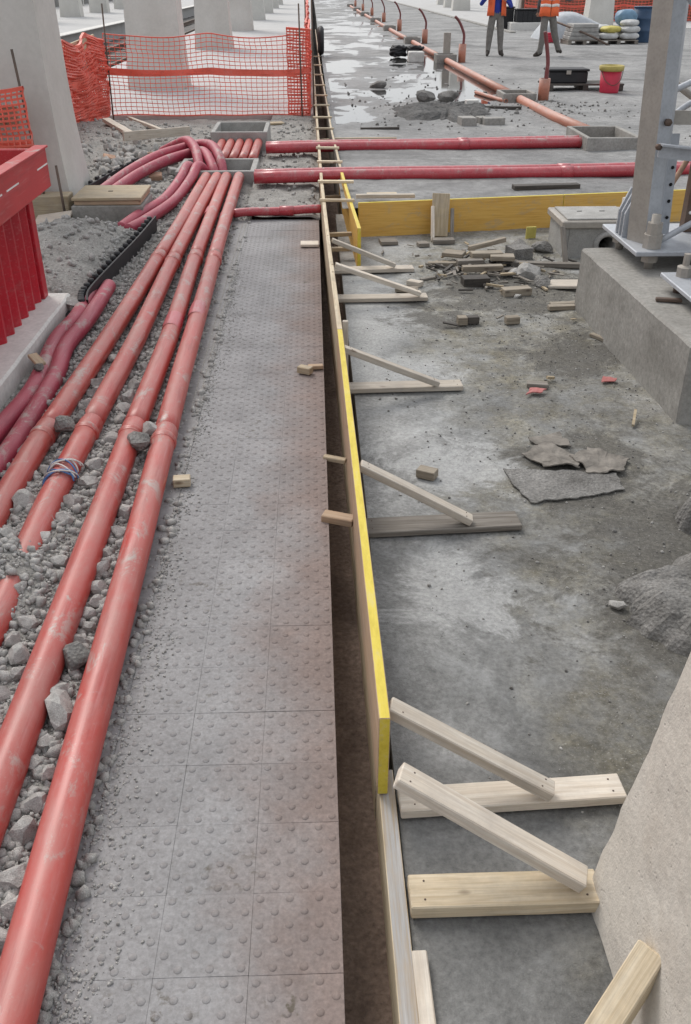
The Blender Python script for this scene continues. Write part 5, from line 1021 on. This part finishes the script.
# ------------------------------------------------------------------ two workers
def person(name, loc, rz, J, clothes, label, vest_open, stripes):
    """J: joints; one continuous skinned body, coloured by the limb each face belongs to."""
    me = bpy.data.meshes.new('body'); names = list(J); idx = {k: i for i, k in enumerate(names)}
    E = [('pelvis', 'waist'), ('waist', 'chest'), ('chest', 'neck0'), ('neck0', 'neck1'), ('neck1', 'head0'), ('head0', 'head1'), ('head1', 'head2'), ('head0', 'nose')]
    for s in 'LR':
        E += [('chest', 'sh'+s), ('sh'+s, 'el'+s), ('el'+s, 'wr'+s), ('wr'+s, 'pa'+s), ('pelvis', 'hip'+s), ('hip'+s, 'kn'+s), ('kn'+s, 'an'+s), ('an'+s, 'he'+s), ('an'+s, 'to'+s)]
        for f in range(5): E += [(('wr' if f == 4 else 'pa')+s, 'f%da%s' % (f, s)), ('f%da%s' % (f, s), 'f%db%s' % (f, s))]
    me.from_pydata([J[k][0] for k in names], [(idx[a], idx[b]) for a, b in E], []); o = bpy.data.objects.new('tmp', me); COL.objects.link(o)
    md = o.modifiers.new('skin', 'SKIN'); md.branch_smoothing = .6; ss_ = o.modifiers.new('sub', 'SUBSURF'); ss_.levels = 2; ss_.render_levels = 2
    for i, k in enumerate(names): r = J[k][1]; me.skin_vertices[0].data[i].radius = r if isinstance(r, tuple) else (r, r); me.skin_vertices[0].data[i].use_root = (k == 'pelvis')
    dg = bpy.context.evaluated_depsgraph_get(); dg.update(); body = bpy.data.meshes.new_from_object(o.evaluated_get(dg)); bpy.data.objects.remove(o)
    mats = [M['skin'], M[clothes[0]], M[clothes[1]], M['boot']]; body.materials.clear()
    for m in mats: body.materials.append(m)
    seg = []
    for a, b in E:
        k = 2 if a[:2] in ('hi', 'kn') or b[:2] == 'hi' else (3 if a[:2] == 'an' else (0 if a[:2] in ('wr', 'pa', 'ne', 'he') or a[0] == 'f' else 1)); seg.append((Vector(J[a][0]), Vector(J[b][0]), k))
    for p in body.polygons:
        c = p.center; best = (9, 0)
        for a, b, k in seg:
            d = b-a; t = max(0, min(1, (c-a).dot(d)/d.length_squared)); q = (c-(a+d*t)).length
            if q < best[0]: best = (q, k)
        k = best[1]
        if k == 1 and c.z < .93 and abs(c.x) < .26: k = 2
        p.material_index = k; p.use_smooth = True
    r = empty(name, loc, 0); tag(r, label, 'person')
    ob = bpy.data.objects.new('body', body); COL.objects.link(ob); ob.parent = r; WM[ob.name] = Matrix.Translation(loc)
    def part(nm, V, F, m, par):
        x = bpy.data.meshes.new(nm); x.from_pydata([tuple(v) for v in V], [], F); x.update(); x.materials.append(M[m]); x.polygons.foreach_set('use_smooth', [True]*len(x.polygons)); q = bpy.data.objects.new(nm, x); COL.objects.link(q); q.parent = par; return q
    # vest: a shell round the trunk
    rings = [(.90, .225, .165), (1.02, .215, .16), (1.15, .21, .16), (1.28, .215, .16), (1.38, .20, .145), (1.46, .15, .11), (1.50, .10, .085)]; n = 28; op = vest_open
    def shell(rg, off, a0, a1, k):
        V, F = [], []; bx, by = J['waist'][0][0], J['waist'][0][1]
        for inn in (0, 1):
            for z, a, b in rg:
                t = (z-.95)/.5; cx = bx+(J['chest'][0][0]-bx)*t; cy = by+(J['chest'][0][1]-by)*t
                for i in range(k+1): w_ = a0+(a1-a0)*i/k; V.append((cx+(a+off-.012*inn)*math.cos(w_), cy+(b+off-.012*inn)*math.sin(w_), z+.008*math.sin(w_*5)))
        mR = len(rg); h = mR*(k+1)
        for j in range(mR-1):
            for i in range(k):
                q = j*(k+1)+i; F.append((q, q+1, q+k+2, q+k+1)); F.append((h+q, h+q+k+1, h+q+k+2, h+q+1))
        for i in range(k):
            F.append((i+1, i, h+i, h+i+1)); q = (mR-1)*(k+1)+i; F.append((q, q+1, h+q+1, h+q))
        for j in range(mR-1):
            q = j*(k+1); F.append((q, q+k+1, h+q+k+1, h+q)); q += k; F.append((q+k+1, q, h+q, h+q+k+1))
        return V, F
    a0, a1 = -math.pi/2+op, 1.5*math.pi-op                       # opening faces -Y
    V, F = shell(rings, .012, a0, a1, n); vs = part('vest', V, F, 'hivis', r)
    for z in stripes:
        def rad(zz): return (zz, float(np.interp(zz, [q[0] for q in rings], [q[1] for q in rings])), float(np.interp(zz, [q[0] for q in rings], [q[2] for q in rings])))
        V, F = shell([rad(z), rad(z+.03), rad(z+.06)], .017, a0+.01, a1-.01, n); part('reflective_band', V, F, 'reflect', vs)
    # hair, eyes, ears
    hd = Vector(J['head1'][0]); hf = Vector(J['nose'][0])-Vector(J['head0'][0]); hf.z = 0; hf.normalize(); hs_ = Vector((-hf.y, hf.x, 0)); bm = bmesh.new(); bmesh.ops.create_icosphere(bm, subdivisions=3, radius=1)
    bmesh.ops.delete(bm, geom=[v for v in bm.verts if v.co.z < -.15 and v.co.y > -.2 or v.co.z < -.6 or (v.co.y > .55 and v.co.z < .45)], context='VERTS'); V = []
    for v in bm.verts: v.co = hd+hs_*v.co.x*.088+hf*v.co.y*.108+Vector((0, 0, v.co.z*.105+.022))
    hm = bpy.data.meshes.new('hair'); bm.to_mesh(hm); bm.free(); hm.materials.append(M['hair']); q = bpy.data.objects.new('hair', hm); COL.objects.link(q); q.parent = r
    for nm, off, s, m in (('eye', .032, .012, 'white'), ('eye', -.032, .012, 'white')):
        c = hd+hs_*off+hf*.088+Vector((0, 0, -.012)); V, F = tube_geo([c-hf*.008, c, c+hf*.006], [.010, .012, .005], 10); part(nm, V, F, m, r)
    for sgn in (1, -1): c = hd+hs_*sgn*.083+Vector((0, 0, -.03)); V, F = tube_geo([c-hf*.02, c-hf*.005, c+hf*.015], [.012, .024, .012], 10); part('ear', V, F, 'skin', r)
    c = hd+hf*.092+Vector((0, 0, -.075)); V, F = tube_geo([c-hs_*.024, c+hf*.004, c+hs_*.024], [.003, .006, .003], 8); part('mouth', V, F, 'bucket', r)
    r.rotation_euler[2] = rz; return r
def joints(legs, arms, face=(0, -1), lean=0.0):
    J = {'pelvis': ((0, 0, .96), (.155, .125)), 'waist': ((0, lean*.3, 1.10), (.150, .115)), 'chest': ((0, lean*.7, 1.32), (.165, .125)), 'neck0': ((0, lean, 1.46), .075), 'neck1': ((0, lean, 1.52), .056), 'head0': ((0, lean-.01*-face[1]*-1, 1.60), (.070, .085)), 'head1': ((0, lean, 1.66), (.078, .098)), 'head2': ((0, lean, 1.735), (.055, .07))}
    J['nose'] = ((face[0]*.112, lean+face[1]*.112, 1.615), .012)
    for s, sg in (('L', -1), ('R', 1)):
        (kn, an) = legs[s]; J['hip'+s] = ((sg*.10, 0, .88), (.105, .11)); J['kn'+s] = (kn, .088); J['an'+s] = (an, .070)
        fd = legs.get('f'+s, (0, -1)); J['he'+s] = ((an[0]-fd[0]*.05, an[1]-fd[1]*.05, an[2]-.045), .040); J['to'+s] = ((an[0]+fd[0]*.17, an[1]+fd[1]*.17, an[2]-.052), .036)
        sh, el, wr = arms[s]; J['sh'+s] = (sh, .068); J['el'+s] = (el, .050); J['wr'+s] = (wr, .034)
        d = (Vector(wr)-Vector(el)).normalized(); sd_ = d.cross(Vector((0, 1, 0))); sd_ = sd_.normalized() if sd_.length > .1 else Vector((1, 0, 0)); nn = d.cross(sd_); w_ = Vector(wr); J['pa'+s] = (tuple(w_+d*.07), (.036, .022))
        for f in range(5):
            if f == 4: a = w_+d*.05+sd_*.04*sg; b = a+d*.035+sd_*.012*sg
            else: a = w_+d*(.115-.004*abs(f-1))+sd_*(.030-.020*f); b = a+d*(.036-.004*abs(f-1))+nn*.018
            J['f%da%s' % (f, s)] = (tuple(a), .0095); J['f%db%s' % (f, s)] = (tuple(b), .008)
    return J
JA = joints({'L': ((-.135, -.01, .50), (-.15, .01, .09)), 'R': ((.13, -.01, .50), (.16, .0, .09)), 'fL': (-.25, -.97), 'fR': (.3, -.95)},
            {'L': ((-.195, .0, 1.41), (-.42, -.10, 1.13), (-.33, -.30, 1.34)), 'R': ((.195, .0, 1.41), (.35, -.06, 1.08), (.16, -.26, 1.24))})
person('person', (4.52, 25.0, .128), 0, JA, ('cloth_blue', 'cloth_grey'), 'standing person in blue with an open orange vest and grey trousers', .40, (1.30,))
JB_ = joints({'L': ((-.10, -.03, .50), (-.14, .02, .09)), 'R': ((.20, .10, .52), (.38, .24, .15)), 'fL': (-.75, .65), 'fR': (.6, .5)},
             {'L': ((-.195, .0, 1.41), (-.24, .10, 1.13), (-.20, .28, .98)), 'R': ((.19, .0, 1.41), (.42, .05, 1.25), (.66, -.02, 1.27))}, (-.5, .86))
person('person', (5.72, 24.6, .128), 0, JB_, ('cloth_dark', 'cloth_grey'), 'person walking away in an orange vest with two pale bands', .03, (1.10, 1.24))
